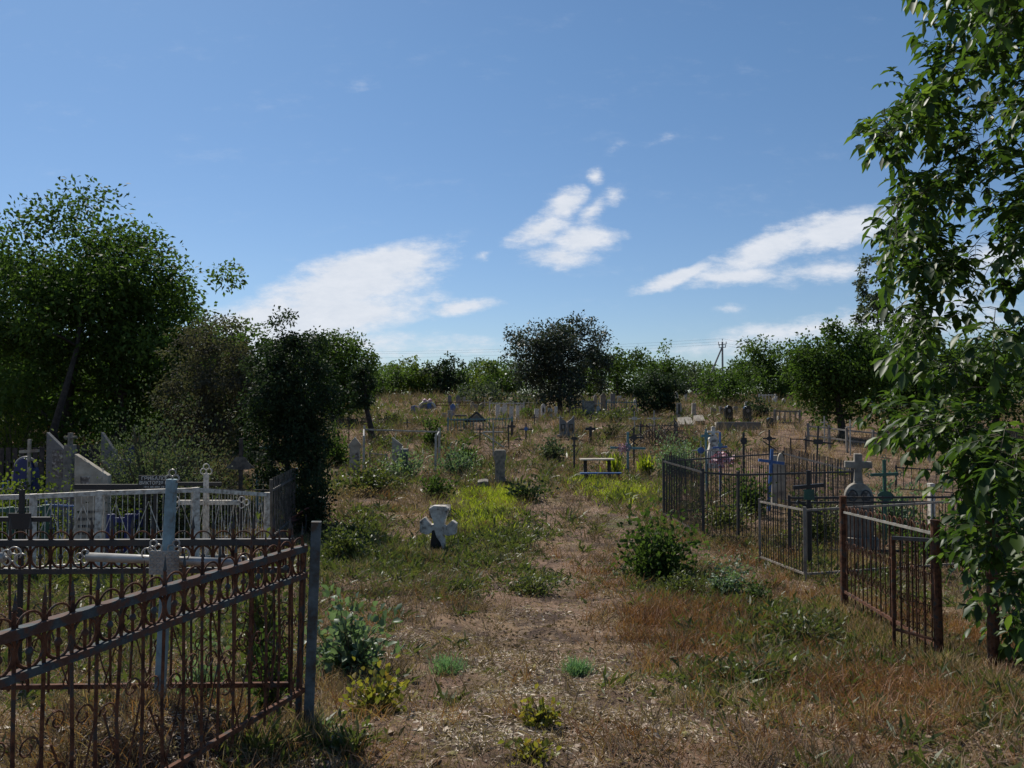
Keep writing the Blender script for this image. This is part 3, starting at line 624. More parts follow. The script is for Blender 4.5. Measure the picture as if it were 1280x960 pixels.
# ------------------------------------------------------------------ headstones
OUT = dict(
 slab=[(-.5,0),(.5,0),(.5,1),(-.5,1)], arch=[(-.5,0),(.5,0),(.5,.78)]+[(math.cos(a)*.5, .78+math.sin(a)*.22) for a in np.linspace(.3, PI-.3, 7)]+[(-.5,.78)],
 gable=[(-.5,0),(.5,0),(.5,.84),(0,1),(-.5,.84)], slant=[(-.5,0),(.5,0),(.5,.78),(-.5,1)], slantr=[(-.5,0),(.5,0),(.5,1),(-.5,.8)],
 roof=[(-.42,0),(.42,0),(.42,.72),(.55,.70),(.5,.80),(0,1),(-.5,.80),(-.55,.70),(-.42,.72)],
 taper=[(-.5,0),(.5,0),(.36,1),(-.36,1)], pillar=[(-.5,0),(.5,0),(.5,.18),(.42,.20),(.42,.66),(.52,.70),(.52,.92),(.40,.97),(-.40,.97),(-.52,.92),(-.52,.70),(-.42,.66),(-.42,.20),(-.5,.18)],
 wave=[(-.5,0),(.5,0),(.5,.9),(.35,.97),(.1,1),(-.2,.93),(-.5,.88)], point=[(-.5,0),(.5,0),(.5,.8),(.2,.9),(.12,1),(-.12,1),(-.2,.9),(-.5,.8)],
 oblong=[(-.5,0),(.5,0),(.46,.86),(.3,1),(-.3,1),(-.46,.86)])
def stone(label, px, top, wpx, shape, mat, row=None, d=None, group=None, rz=0, th=.12, plinth=None, photo=None, lean=(0,0), cross=None, letters=0, grave=0, name='headstone', photomat='photo', twin=0, catn='headstone', frame=None, inkm='ink', hdrow=0):
    p = GD(px, d) if d else G(px, row); d = p.y; s = d/F; T = thing(name, label, catn, p, rz, group, lean)
    H_ = ZR(top, d)-p.z; W_ = wpx*s; z0 = -.15; mb = MB(); o = [(x*W_, -.15 if z == 0 else z*H_) for x, z in OUT[shape]]; mb.prism(o, -th/2, th/2)
    b = mb.build('slab', mat, T)
    md = b.modifiers.new('bevel', 'BEVEL'); md.width = min(.012, th*.12); md.segments = 2; md.limit_method = 'ANGLE'
    if plinth: mb = MB(); mb.box((0,-.01,H_*plinth/2-.05), (W_*1.3, th*1.9, H_*plinth+.1), None, .01); mb.build('plinth', mat, T)
    if photo:   # (kind, cx, cz, w, h) in fractions of the slab
        for k, (kd, cx, cz, w_, h_) in enumerate(photo):
            mb = MB(); ol = plate_outline(kd, w_*W_, h_*H_); mb.prism(ol, -th/2-.008, -th/2-.002, cx*W_, cz*H_); mb.build('portrait', photomat, T)
            if frame: mb = MB(); mb.tube([(x_+cx*W_, -th/2-.008, z_+cz*H_) for x_, z_ in plate_outline(kd, w_*W_*1.2, h_*H_*1.2)], .008, 5, True); mb.build('portrait_frame', frame, T)
    if letters:
        mb = MB()
        for r_ in range(letters):
            x = -.36*W_
            while x < .34*W_:
                l_ = rng.uniform(.02,.06)*W_; mb.box((x+l_/2, -th/2-.003, H_*(.42-.07*r_)), (l_, .004, H_*.028)); x += l_+.018*W_
        mb.build('worn_lettering', inkm, T)
    if cross:   # (w, h) cross standing on top, fraction
        cw, ch = cross[0]*s, cross[1]*s; mb = MB(); t_ = cw*.2; mb.box((0,0,H_+ch/2-.02), (t_,th*.7,ch+.04), None, .004); mb.box((0,0.002,H_+ch*.64), (cw,th*.66,t_), None, .004); mb.build('cross', cross[2] if len(cross) > 2 else mat, T)
    if grave:
        mb = MB(); g = grave; w_ = W_*.75+.12
        for sg in (-1,1): mb.box((sg*w_, -g/2-th, .02), (.09, g, .2), None, .01)
        mb.box((0,-g-th,.02), (w_*2+.09, .09, .2), None, .01); mb.build('grave_kerb', mat, T)
    return T, s
stone('pale slab headstone with a sloping top, small portrait and lettering behind the white fence', 118, 567, 40, 'slant', 'stone', d=13.9, photo=[('rect', -.17, .72, .28, .11)], letters=4, th=.16, rz=6, plinth=.12)
stone('grey headstone with sloping top and dark portrait at the foot of the walnut', 74, 540, 25, 'slant', 'greyst', d=17.5, photo=[('rect', .05, .66, .5, .30)], th=.14, rz=4)
stone('narrow grey stone with a small cross on top next to the sloping grey headstone', 89, 556, 10, 'slab', 'conc', d=16.8, cross=(13, 15), th=.2)
stone('grey slanted headstone half hidden in the grey green bush', 138, 540, 18, 'slant', 'greyst', d=17.5, th=.14)
T, s = stone('dark arched grave monument with a grey rim behind the green fence', 35, 572, 26, 'arch', 'dkblue', d=15.4, th=.2, lean=(0,0))
mb = MB(); mb.ring((0,-.02,ZR(585,15.4)-T.location.z), 13*s, .035, a0=5, a1=175, n=14); mb.build('rim', 'greyst', T, True)
stone('dark sloping monument in the grey green bush at the left', 160, 555, 16, 'slantr', 'dkblue', d=16.5, th=.14)
metal_cross('small weathered white wooden cross in front of the dark picket fence', 38, 549, 564, 24, 'stone', d=15.2, w=.055, arm_tilt=4, name='wooden_cross')
metal_cross('brown wooden cross with a winged board under the grey half bare tree', 302, 548, 571, 1, 'dkwood', d=15.6, w=.07, plate=('wing', 36, 16, 579), platemat='wood', name='wooden_cross')
# blue, teal and green enclosures at far left
fence('grave_fence', 'deep blue picket fence at the far left edge under the walnut', 'fence', [GD(-60,17.2), GD(18,17.6)], 'blue', h=.95, pitch=.09, bar=.016, rails=(.2,.85), wood=True, posth=1.2, postmat='silver', railmat='silver')
fence('picket_fence', 'dark weathered board fence behind the blue pickets at the left', 'fence', [GD(-80,19.5), GD(62,19.5), GD(140,20.5)], 'dkwood', h=1.55, pitch=.16, bar=.06, rails=(.2,.8), wood=True, postw=.07)
fence('grave_fence', 'green painted rail fence in front of the bright weeds at the left', 'fence', [GD(-60,13.6), GD(17,13.6), GD(59,13.8)], 'green', h=.82, pitch=.14, bar=.007, rails=(.12,.97), postw=.1)
fence('grave_fence', 'blue and teal low fence touching the pale portrait headstone', 'fence', [GD(60,14.4), GD(98,14.1), GD(99,15.6)], 'blue', h=.86, pitch=.1, bar=.008, rails=(.12,.95), postw=.04)
fence('grave_fence', 'blue fence posts behind the white fence below the grey green bush', 'fence', [GD(139,13.4), GD(163,13.6), GD(178,14.4)], 'dkblue', h=.72, pitch=.13, bar=.01, rails=(.12,.9), postw=.11)
fence('grave_fence', 'thin spiked iron fence behind the white cross', 'fence', [GD(232,15.0), GD(345,15.4)], 'iron', h=1.22, pitch=.19, bar=.007, rails=(.12,.88), tip=.03, postw=.03)
fence('picket_fence', 'grey wooden picket fence beside the dark evergreen', 'fence', [GD(340,14.2), GD(369,17)], 'wood', h=ZR(601,14.2)-GD(340,14.2).z, pitch=.17, bar=.012, rails=(.2,.86), wood=True, postw=.05)
fence('grave_fence', 'pale blue fence glimpsed under the dark evergreen', 'fence', [GD(322,19), GD(372,19.5)], 'teal', h=1.0, pitch=.12, bar=.02, rails=(.2,.9), wood=True, postw=.05)
metal_cross('teal cross under the dark evergreen', 340, 540, 560, 30, 'teal', d=18, w=.06)
# small red brown roofed box and grey stone box
p = G(378, 668); s = p.y/F; T = thing('grave_shrine', 'small red brown sheet roof on thin legs leaning against the dark evergreen', 'shrine', p, -18)
hh = ZR(640, p.y)-p.z; mb = MB(); q = Matrix.Rotation(R(-32), 3, 'Y'); mb.box((.02,0,hh), (.40,.30,.02), q); mb.box((-.2,0,hh-.15), (.16,.30,.02), Matrix.Rotation(R(24),3,'Y')); mb.build('roof', 'redp', T)
for x in (-.16, .16):
    for y in (-.12, .12): mb = MB(); mb.tube([(x,y,-.1),(x,y,hh-.1+x*.5)], .014, 6); mb.build('leg', 'iron', T)
p = G(401, 641); T = thing('stone_box', 'small pale concrete block at the right foot of the dark evergreen', 'block', p, 12); s = p.y/F
mb = MB(); mb.box((0,0,.12), (.26,.3,.4), None, .015); mb.build('body', 'stone', T); mb = MB(); mb.box((0,0,.335), (.31,.34,.035), None, .01); mb.build('lid', 'stone', T)

# ------------------------------------------------------------------ near small stone cross
p = G(548, 694); s = p.y/F; T = thing('stone_cross', 'small whitewashed stone cross with flared arms standing alone beside the path', 'cross', p, -8, None, (3, 2))
k = s
o = [(-7,-6),(9,-6),(8,18),(6,26),(12,24),(22,27),(23,40),(17,44),(9,36),(7,38),(12,58),(8,61),(-7,61),(-13,57),(-6,38),(-9,37),(-18,46),(-24,41),(-24,27),(-15,24),(-6,28),(-7,16)]
mb = MB(); mb.prism([(x*k, z*k) for x, z in o], -.06, .06); b_ = mb.build('cross_body', 'whitew', T); md = b_.modifiers.new('bevel','BEVEL'); md.width=.014; md.segments=2; md.limit_method='ANGLE'
mb = MB(); mb.box((.01,0,-.05), (.36,.26,.18), None, .03); mb.build('foot', 'lich', T)
sc_ = MB(); sc_.prism([(x*k*1, z*k) for x, z in [(-8,2),(4,1),(6,8),(3,16),(-2,22),(-5,31),(-8,30),(-9,18),(-10,8)]], -.066, -.0615); sc_.build('dark_patch', 'black', T)  # flat black patch on the lower left front of the cross
# stone pillar with box head
T, s = stone('short lichened stone pillar with carved panel and heavy cap near the middle', 625, 561, 14.5, 'pillar', 'lich', row=607, th=.3, name='grave_pillar', catn='pillar')
mb = MB(); z0, z1 = ZR(596, T.location.y)-T.location.z, ZR(577, T.location.y)-T.location.z; mb.tube([(-.07,-.152,z0),(.07,-.152,z0),(.07,-.152,z1),(0,-.152,z1+.05),(-.07,-.152,z1)], .009, 4, True); mb.build('panel_moulding', 'lich', T)
# headstone with a cross and round shoulders
p = G(1074, 692); d = p.y; s = d/F; T = thing('headstone', 'grey stone monument with rounded shoulders topped by a big cross at the right fence', 'headstone', p, -17)
zz = lambda r: ZR(r, d)-p.z; W_ = 16*s; zc = zz(620); o = [(-W_,-.1),(W_,-.1),(W_,zc-.02)]+[(math.cos(a)*W_*1.0, zc+math.sin(a)*W_*1.05) for a in np.linspace(.1, PI-.1, 15)]+[(-W_,zc-.02)]
mb = MB(); mb.prism(o, -.11, .11); b_ = mb.build('slab', 'conc', T); md = b_.modifiers.new('bevel','BEVEL'); md.width=.01; md.limit_method='ANGLE'
x_ = 4.4*s; mb = MB(); zt = zz(567); za = zz(580); mb.prism([(-x_*1.2,zc+W_*.85),(x_*1.2,zc+W_*.85),(x_*.8,za-.1),(x_,za-.07),(15.5*s,za-.07),(15.5*s,za+.05),(x_,za+.05),(x_,zt),(-x_,zt),(-x_,za+.05),(-15.5*s,za+.05),(-15.5*s,za-.07),(-x_,za-.07),(-x_*.8,za-.1)], -.09, .09)
b_ = mb.build('cross', 'conc', T); md = b_.modifiers.new('bevel','BEVEL'); md.width=.01; md.limit_method='ANGLE'
for sg in (-1,1):
    mb = MB(); mb.prism(plate_outline('oval', 8.5*s, 11*s), -.125, -.112, sg*7.5*s, zc+.02); mb.build('portrait', 'photo', T); mb = MB(); mb.tube([(x+sg*7.5*s, -.12, z+zc+.02) for x, z in plate_outline('oval', 10.5*s, 13.5*s)], .012, 5, True); mb.build('portrait_frame', 'ink', T)
mb = MB(); mb.box((0,0,.1), (2.6*W_,.5,.4), None, .02); mb.build('plinth', 'conc', T)

# ------------------------------------------------------------------ right side fences
fc = [G(829, 652), G(878, 676)]; fc[1] = GD(878, 15.2); fc.append(GD(1066, 15.6)); fc.append(GD(978, 21.0)); fc[0] = GD(829, 18.2)
h1 = ZR(588, 15.2)-fc[1].z
T = fence('grave_fence', 'large dark iron picket enclosure with a light front rail right of the path', 'fence', [fc[0], fc[1], GD(921,15.3), fc[2], fc[3]], 'iron', h=h1, pitch=.088, bar=.0085, rails=(.07,.97), tip=.14, postmat='iron', postw=.05, closed=True)
fence('grave_fence', 'pale pipe rail enclosure with thin bars left of the cross topped monument', 'fence', [GD(948,13.4), GD(1004,11.6), GD(1195,11.9)], 'iron', h=ZR(636,11.6)-GD(1004,11.6).z, pitch=.10, bar=.007, rails=(.1,.98), postw=.042, postmat='greyp', railmat='greyp')
fence('grave_fence', 'dark iron fence running behind the rusty gate panel on the right', 'fence', [GD(985,14.0), GD(1188,13.2), GD(1290,12.2)], 'iron', h=ZR(622,13.4)-GD(1100,13.4).z, pitch=.15, bar=.008, rails=(.1,.9,.98), postw=.05, tip=.02)
P1, P2 = GD(1052, 9.2), GD(1169, 6.45); T = thing('grave_fence', 'rusty fence panel with small half circles on the right, hung between two round posts', 'fence', P2)
a = P1-P2; a.z = 0
tz1 = ZR(640,9.2)-P2.z; tz2 = ZR(668,6.45)-P2.z
mb = post_mb(a, P1.z-P2.z-.2, ZR(620,9.2)-P2.z, .085, rnd=True); mb.build('post', 'rust', T)
mb = post_mb((0,0), -.25, ZR(650,6.45)-P2.z, .072, rnd=True, lean=(-.02,0)); mb.build('post', 'rust', T)
bars = MB(); n = 19; u = -a; arc = MB(); tips = MB()
for k in range(1, n):
    f = k/n; q = a+u*f; zt = tz1+(tz2-tz1)*f; long_ = k%2; bars.tube([q+Vz*(zt-.98-(.07 if long_ else 0)), q+Vz*(zt+(.1 if long_ else .0))], .0085 if long_ else .006, 5)
    arc.ring(q+Vz*(zt+.01), .065, .0055, a0=0, a1=180, n=10, frame=(u.normalized(), Vz))
    arc.ring(q+Vz*(zt-.38), .05, .005, a0=-60 if long_ else 120, a1=230 if long_ else 400, n=10, frame=(u.normalized(), Vz))
    arc.ring(q+Vz*(zt-.66), .055, .005, a0=90, a1=400, n=10, frame=(u.normalized(), Vz))
pn = bars.build('fence_panel', 'rust', T); arc.build('scrolls', 'rust', pn)
mb = MB(); rail(mb, a+Vz*tz1, Vz*tz2, .02, .024); mb.build('top_rail', 'silver', pn)
mb = MB(); rail(mb, a+Vz*(tz1-.93), Vz*(tz2-.93), .025, .03); mb.build('bottom_rail', 'rust', pn)
# open gate leaf hinged on the second post
g2 = GD(1113, 6.75)-P2; T = thing('gate', 'narrow rusty gate leaf standing open on the right round post', 'gate', P2 + Vector((-.05,.0,0)))
g2.x += .05; zt = ZR(676, 6.6)-P2.z; zb0 = ZR(806, 6.7)-P2.z; g2.z = 0
mb = MB(); mb.tube([g2+Vz*(zb0-.04), g2+Vz*(zt+.01)], .016, 8); mb.build('stile', 'rust', T)
mb = MB(); rail(mb, g2+Vz*zt, Vector((0,0,zt+.03)), .03, .03); mb.build('top_rail', 'iron', T)
mb = MB(); rail(mb, g2+Vz*(zb0+.12), Vector((0,0,zb0+.12)), .02, .02); mb.build('bottom_rail', 'rust', T)
bars = MB(); sc = MB()
for k in range(1, 5):
    q = g2*(1-k/5); bars.tube([q+Vz*(zb0-.02), q+Vz*(zt+.01)], .008, 6)
    for zq in (.2,.42,.68): sc.ring(q+Vz*(zb0+zq)-g2*.1, .03, .004, a0=20, a1=330, n=12, frame=(g2.normalized(), Vz))
bars.build('bars', 'rust', T); sc.build('scrolls', 'rust', T)
# third post and panel at the right edge
P3 = GD(1236, 6.1); T = thing('grave_fence', 'rusty post and scroll panel half covered by the near walnut leaves at the right edge', 'fence', P3)
post_mb((0,0), -.25, ZR(640,6.1)-P3.z, .085, rnd=True).build('post', 'rust', T)
P4 = Vector((1.4,-.2,0)); post_mb(P4, -.25, ZR(640,6.1)-P3.z, .085, rnd=True).build('post', 'rust', T)
zb0 = ZR(825,6.1)-P3.z; bars = MB(); sc = MB()
for k in range(1, 12):
    q = P4*(k/12); bars.tube([q+Vz*zb0, q+Vz*(zb0+1.0)], .007, 5)
    if k%2:
        pts = [q+P4.normalized()*math.cos(j*.55)*(.075*(1-j/24))+Vz*(zb0+.28+math.sin(j*.55)*.075*(1-j/24)) for j in range(22)]; sc.tube(pts, .005, 4)
pn = bars.build('fence_panel', 'rust', T); sc.build('scrolls', 'rust', pn)
for zq, nm in ((zb0+.0,'bottom_rail'),(zb0+.95,'top_rail')): mb = MB(); rail(mb, Vz*zq, P4+Vz*zq, .03, .03); mb.build(nm, 'rust', pn)
# crosses on the right
metal_cross('dark cross with square plate and slanted lower bar behind the pale pipe rail', 1009, 588, 608, 38, 'black', d=12.6, w=.06, arm_tilt=5, plate=('rect',13,13,618), slant=(634,30,-28), armmat='black', platemat='green')
metal_cross('green cross with ringed ends on a green oval mound right of the grey monument', 1104, 575, 593, 34, 'green', d=14.6, w=.055, arm_tilt=2, tre=2.0, plate=('oval',20,13,620))
metal_cross('thin black cross with a small dark plate leaning on the dry slope', 1017, 532, 552, 36, 'black', d=20, w=.045, arm_tilt=-5, lean=3, plate=('rect',12,6,552), rod=True)
metal_cross('blue painted cross leaning behind the dark picket enclosure', 959, 561, 577, 32, 'blue', d=19.5, w=.07, arm_tilt=-4, lean=4)
stone('narrow white stone with a dark side post behind the blue cross', 975, 566, 9, 'arch', 'stone', d=20.5, th=.14, rz=-12)
stone('white stone stump next to the blue leaning cross', 966, 569, 7, 'slab', 'stone', d=19.9, th=.12, rz=10)
metal_cross('black cross with slanted lower bar on the slope above the blue leaning cross', 961, 537, 548, 16, 'black', d=25.5, w=.05, slant=(557,17,-35), plate=('oval',7,6,548))
metal_cross('narrow black cross with two small plates in the dry grass', 929, 541, 551, 8, 'black', d=21.5, w=.055, plate=('rect',7,8,551))
# white monument with blue crosses and flowers
p = GD(891, 23.5); d = 23.5; s = d/F; T = thing('headstone', 'tall white stepped grave monument topped by a small white cross', 'headstone', p, -6)
zz = lambda r: ZR(r, d)-p.z
mb = MB(); mb.prism([(x*s, zz(r)) for x, r in [(-9,585),(9,585),(8,566),(6,560),(5.2,553),(-4.5,553),(-5.5,560),(-8,566)]], -.16, .16); mb.build('base', 'whitew', T)
mb = MB(); mb.prism([(x*s, zz(r)) for x, r in [(-4.8,553.2),(4.8,553.2),(6,549),(4,546),(3.4,543),(-3.4,543),(-4,546),(-6,549)]], -.13, .13); mb.build('neck', 'whitew', T)
mb = MB(); mb.prism([(x*s, zz(r)) for x, r in [(-2,543.2),(2,543.2),(2,541),(7,541),(7,538.5),(2,538.5),(2.4,534),(0,532.5),(-2.4,534),(-2,538.5),(-7,538.5),(-7,541),(-2,541)]], -.06, .06); mb.build('cross', 'whitew', T)
for i, ro in enumerate((551,562,576)): mb = MB(); mb.prism(plate_outline('rect' if i else 'oval', 6*s, 3*s), -.172, -.163, 0, zz(ro)); mb.build('plaque', 'greyst', T)
metal_cross('pale green cross with a cross shaped plate left of the white monument', 882, 536, 545, 12, 'teal', d=22.5, w=.05, plate=('cross',11,9,545), platemat='teal')
metal_cross('thin cross with round blue plate left of the white monument', 875.5, 551, 563, 42, 'silver', d=20, w=.03, rod=True, plate=('oval',9,8,563), platemat='blue', armmat='silver', arm_px=886)
metal_cross('blue cross with ringed centre in front of the white monument', 899.5, 540, 559, 18, 'blue', d=22, w=.05, arm_tilt=4, plate=('oval',6,6,556), platemat='teal')
p = GD(902, 21.6); p.z = ZR(578, 21.6); T = thing('flower_wreath', 'red and white artificial flower wreath before the white monument', 'wreath', p)
lv = Leaves(); n = 110; th_ = rng.random(n)*2*PI; P = np.stack([np.cos(th_)*.19, rng.normal(size=n)*.04, np.sin(th_)*.12+.08], 1)+rng.normal(size=(n,3))*.04; lv.add(P, rdir(n), rdir(n), .13, .11, 'quad'); lv.build('petals', L['straw'], T).data.materials[0] = M['petal']
mb = MB(); mb.ring((0,.02,.18), .18, .02, n=16); mb.tube([(0,.03,-.35),(0,.03,.05)], .012, 6); mb.build('frame', 'iron', T)
# blue/grey wreathed cross and thin crosses of the middle
T, s = metal_cross('grey blue cross with long arms and a faded wreath right of the table', 785, 540, 560, 44, 'teal', row=595, w=.075, arm_tilt=-1.5, plate=('heart',9,12,560))
lv = Leaves(); n = 160; P = np.stack([rng.normal(size=n)*.10-.16, -.06+rng.normal(size=n)*.03, ZR(560,T.location.y)-T.location.z+rng.normal(size=n)*.07], 1); lv.add(P, rdir(n), rdir(n), .07, .06); o_ = lv.build('wreath', L['straw'], T); o_.data.materials[0] = M['petal']
metal_cross('dark cross just behind the grey blue wreathed cross', 792, 534, 547, 20, 'black', d=30, w=.06, arm_px=795, slant=(553,10,-40), plate=('rect',7,5,547), platemat='iron')
metal_cross('silver cross with slanted lower bar and tiny top left of the carved pillar', 616.5, 528, 540, 25, 'silver', d=31, w=.06, slant=(550,28,-33), rod=True)
metal_cross('small dark cross with round blue plate on the dry grass left of the twin headstones', 657.5, 529, 536.5, 16, 'iron', d=38, w=.07, plate=('oval',5,5,536), platemat='blue')
metal_cross('pale cross with square plate near the dark round tree', 793, 514, 523.5, 15, 'silver', d=42, w=.05, rod=True, plate=('rect',6,4,523))
metal_cross('pale cross with slanted bar in front of the dark thorn heap', 817.5, 513, 523, 18, 'silver', d=41, w=.055, rod=True, plate=('oval',5,4,523), slant=(535,14,-40))
metal_cross('small dark cross with a red plate between two pale crosses', 801, 526, 532.5, 13, 'iron', d=38, w=.06, plate=('rect',5,3.5,532), platemat='redp')
metal_cross('low black cross in the reddish grass right of the twin headstones', 738, 533, 536, 13, 'black', d=38, w=.13)
metal_cross('rusty pole cross right below the twin headstones', 717.5, 547, 557, 5, 'iron', d=28, w=.07, plate=('oval',9,4,548), platemat='iron')
metal_cross('grey cross shaped marker beside the carved stone cross row', 640, 527, 533, 8, 'iron', d=40, w=.12)
metal_cross('dark small cross on a black box in front of the leaning tree', 436.5, 519, 523, 5, 'black', d=38, w=.05)
stone('black box shaped grave with pale side panel beside the leaning tree', 438, 523.5, 19, 'slab', 'granite', row=532, th=.35, rz=-20, name='grave_box', catn='grave')
# table and bench
p = G(746, 600); d = p.y; s = d/F; T = thing('table', 'pale topped small wooden table beside the path', 'table', p, 3)
zt = ZR(574, d)-p.z; mb = MB(); mb.box((0,0,zt), (42*s,.55,.04), None, .006); mb.build('tabletop', 'stone', T)
for x in (-14.5, 15.5):
    mb = MB(); mb.box((x*s,0,zt/2-.08), (.11,.11,zt+.1), None, .006); mb.build('leg', 'dkwood', T)
p = G(751, 603); d = p.y; T = thing('bench', 'low bench with a bright blue painted seat in front of the pale table', 'bench', p, 3)
zt = ZR(591.5, d)-p.z; mb = MB(); mb.box((0,0,zt), (50*s,.24,.045), None, .006); mb.build('seat', 'blue', T)
for x in (-18, 21): mb = MB(); mb.box((x*s,0,zt/2-.08), (.1,.14,zt+.1), None, .006); mb.build('leg', 'dkwood', T)
# twin headstones
p = GD(708.5, 40); d = 40; s = d/F; T = thing('headstone', 'grey double headstone with two dark oval portraits and pointed shoulders in the middle', 'headstone', p, 0)
zz = lambda r: ZR(r, d)-p.z
for sg in (-1,1):
    mb = MB(); cx = sg*4.9; mb.prism([((cx+x*sg)*s, zz(r)) for x, r in ([(-4.6,548),(4.6,548),(4.6,523),(3.6,519.5),(1,523.5),(-2,525.5),(-4.6,528)])][::sg], -.1, .1); mb.build('slab', 'greyst', T)
    mb = MB(); mb.box((cx*s,-.108,zz(534.5)), (5*s,.012,9*s)); mb.build('portrait', 'granite', T); mb = MB(); mb.box((cx*s,-.118,zz(533.5)), (2.2*s,.006,4*s), None); mb.build('face_picture', 'greyp', T)
mb = MB(); mb.box((1*s,-.05,zz(544.5)), (27*s,.5,2.4*s), None, .02); mb.build('plinth', 'greyst', T)
# pipe frame on the left of the middle and its stones
fence('grave_fence', 'white pipe frame enclosure around two pale stones left of the middle', 'fence', [GD(455,27), GD(455,31), GD(549, 30), GD(544,27)][0:4], 'silver', h=ZR(543,28)-GD(455,28).z, pitch=9, rails=(.93,), postw=.075, posth=ZR(541,28)-GD(455,28).z)
stone('pale gabled headstone with small roof and dark portrait by the white pipe frame', 444, 546, 15, 'roof', 'stone', d=27.5, th=.22, photo=[('oval', .2, .45, .3, .35)], rz=8)
stone('white headstone with slanted top and tiny portrait inside the pipe frame', 497, 546, 13, 'slant', 'stone', d=28, th=.16, photo=[('oval', .05, .5, .28, .16)], rz=6)
stone('dark low stone at the right foot of the white slanted headstone', 506, 561, 9, 'slab', 'greyst', d=27, th=.3)
fence('grave_fence', 'low grey railing inside the white pipe frame', 'fence', [GD(462,29.5), GD(484,29.5)], 'greyp', h=.55, pitch=.18, bar=.012, rails=(.1,.95), postw=.05)
# roofed frame / fence in the middle left
p = GD(594, 46); d = 46; s = d/F; T = thing('grave_canopy', 'dark gabled metal frame over a grave left of the middle', 'canopy', p); zz = lambda r: ZR(r, d)-p.z
for x in (-14, -2.5, 10): mb = MB(); mb.box((x*s,0,zz(529)/2-.1), (.08,.08,zz(529)+.2)); mb.build('leg', 'iron', T)
mb = MB(); A, B_, Cc = Vector((-12*s,0,zz(527))), Vector((1.5*s,0,zz(515.5))), Vector((12*s,0,zz(526)))
for y in (0, .9):
    for a_, b_ in ((A,B_),(B_,Cc),(A,Cc)): rail(mb, a_+Vector((0,y,0)), b_+Vector((0,y,0)), .1, .1)
for a_ in (A,B_,Cc): rail(mb, a_, a_+Vector((0,.9,0)), .07, .07)
mb.build('gable_frame', 'iron', T); mb = MB(); mb.box((-18*s,0,zz(519.5)), (14*s,.8,.1)); mb.box((-20*s,0,zz(525)), (16*s,.8,.1)); mb.build('side_roof', 'wood', T)
mb = MB(); mb.prism([(-9*s,zz(526)),(9*s,zz(525.5)),(1.5*s,zz(518))], .5, .54); mb.build('gable_board', 'greyst', T)
stone('tall pale narrow headstone with dark portrait left of the gabled frame', 562.5, 513, 6, 'slab', 'stone', d=50, th=.2, photo=[('oval',0,.66,.45,.22)])
stone('pale stone slab directly left of the tall narrow pale headstone', 555, 516, 6, 'slab', 'stone', d=52, th=.2)
# far blue arched graves
p = GD(534, 62); d = 62; s = d/F; T = thing('grave_shelter', 'small white arched grave shelter with blue panel and pink flowers far left', 'shelter', p); zz = lambda r: ZR(r, d)-p.z
z0_ = max(zz(511),0); mb = MB(); mb.tube([(math.cos(a)*10*s, 0, zz(510)+math.sin(a)*8*s) for a in np.linspace(0, PI, 13)], .09, 6); mb.build('arch', 'white', T)
mb = MB(); mb.prism([(math.cos(a)*9*s, zz(511)+math.sin(a)*6.5*s) for a in np.linspace(0, PI, 11)], .05, .1); mb.build('back_panel', 'greyst', T)
mb = MB(); mb.box((3*s,-.1,zz(507.5)), (5*s,.15,7*s)); mb.build('blue_panel', 'blue', T)
for x in (-3, 3.5): mb = MB(); mb.lathe((x*s,0,zz(502.5)), [(.02,0),(.16,.08),(.14,.2),(.02,.28)], 8); mb.build('flowers', 'petal', T)
stone('small blue grave end left of the white arched shelter', 518, 506.5, 8, 'gable', 'blue', d=62, th=.3, name='grave_box', catn='grave')
stone('bright blue low grave box between the arched shelter and the gabled frame', 566, 504.5, 6.5, 'gable', 'blue', d=60, th=.3, name='grave_box', catn='grave')
stone('left one of a pair of dark far headstones near the tree line', 562, 494, 5.2, 'oblong', 'greyst', d=74, group='pair of dark far headstones', th=.2)
stone('right one of a pair of dark far headstones near the tree line', 572.5, 494, 5.2, 'oblong', 'greyst', d=74, group='pair of dark far headstones', th=.2)
stone('pale far headstone right of the dark pair near the tree line', 580.5, 496, 3.2, 'slab', 'stone', d=74, th=.2)
stone('wavy low pale monument above the gabled frame', 593, 505, 10, 'arch', 'conc', d=64, th=.25)
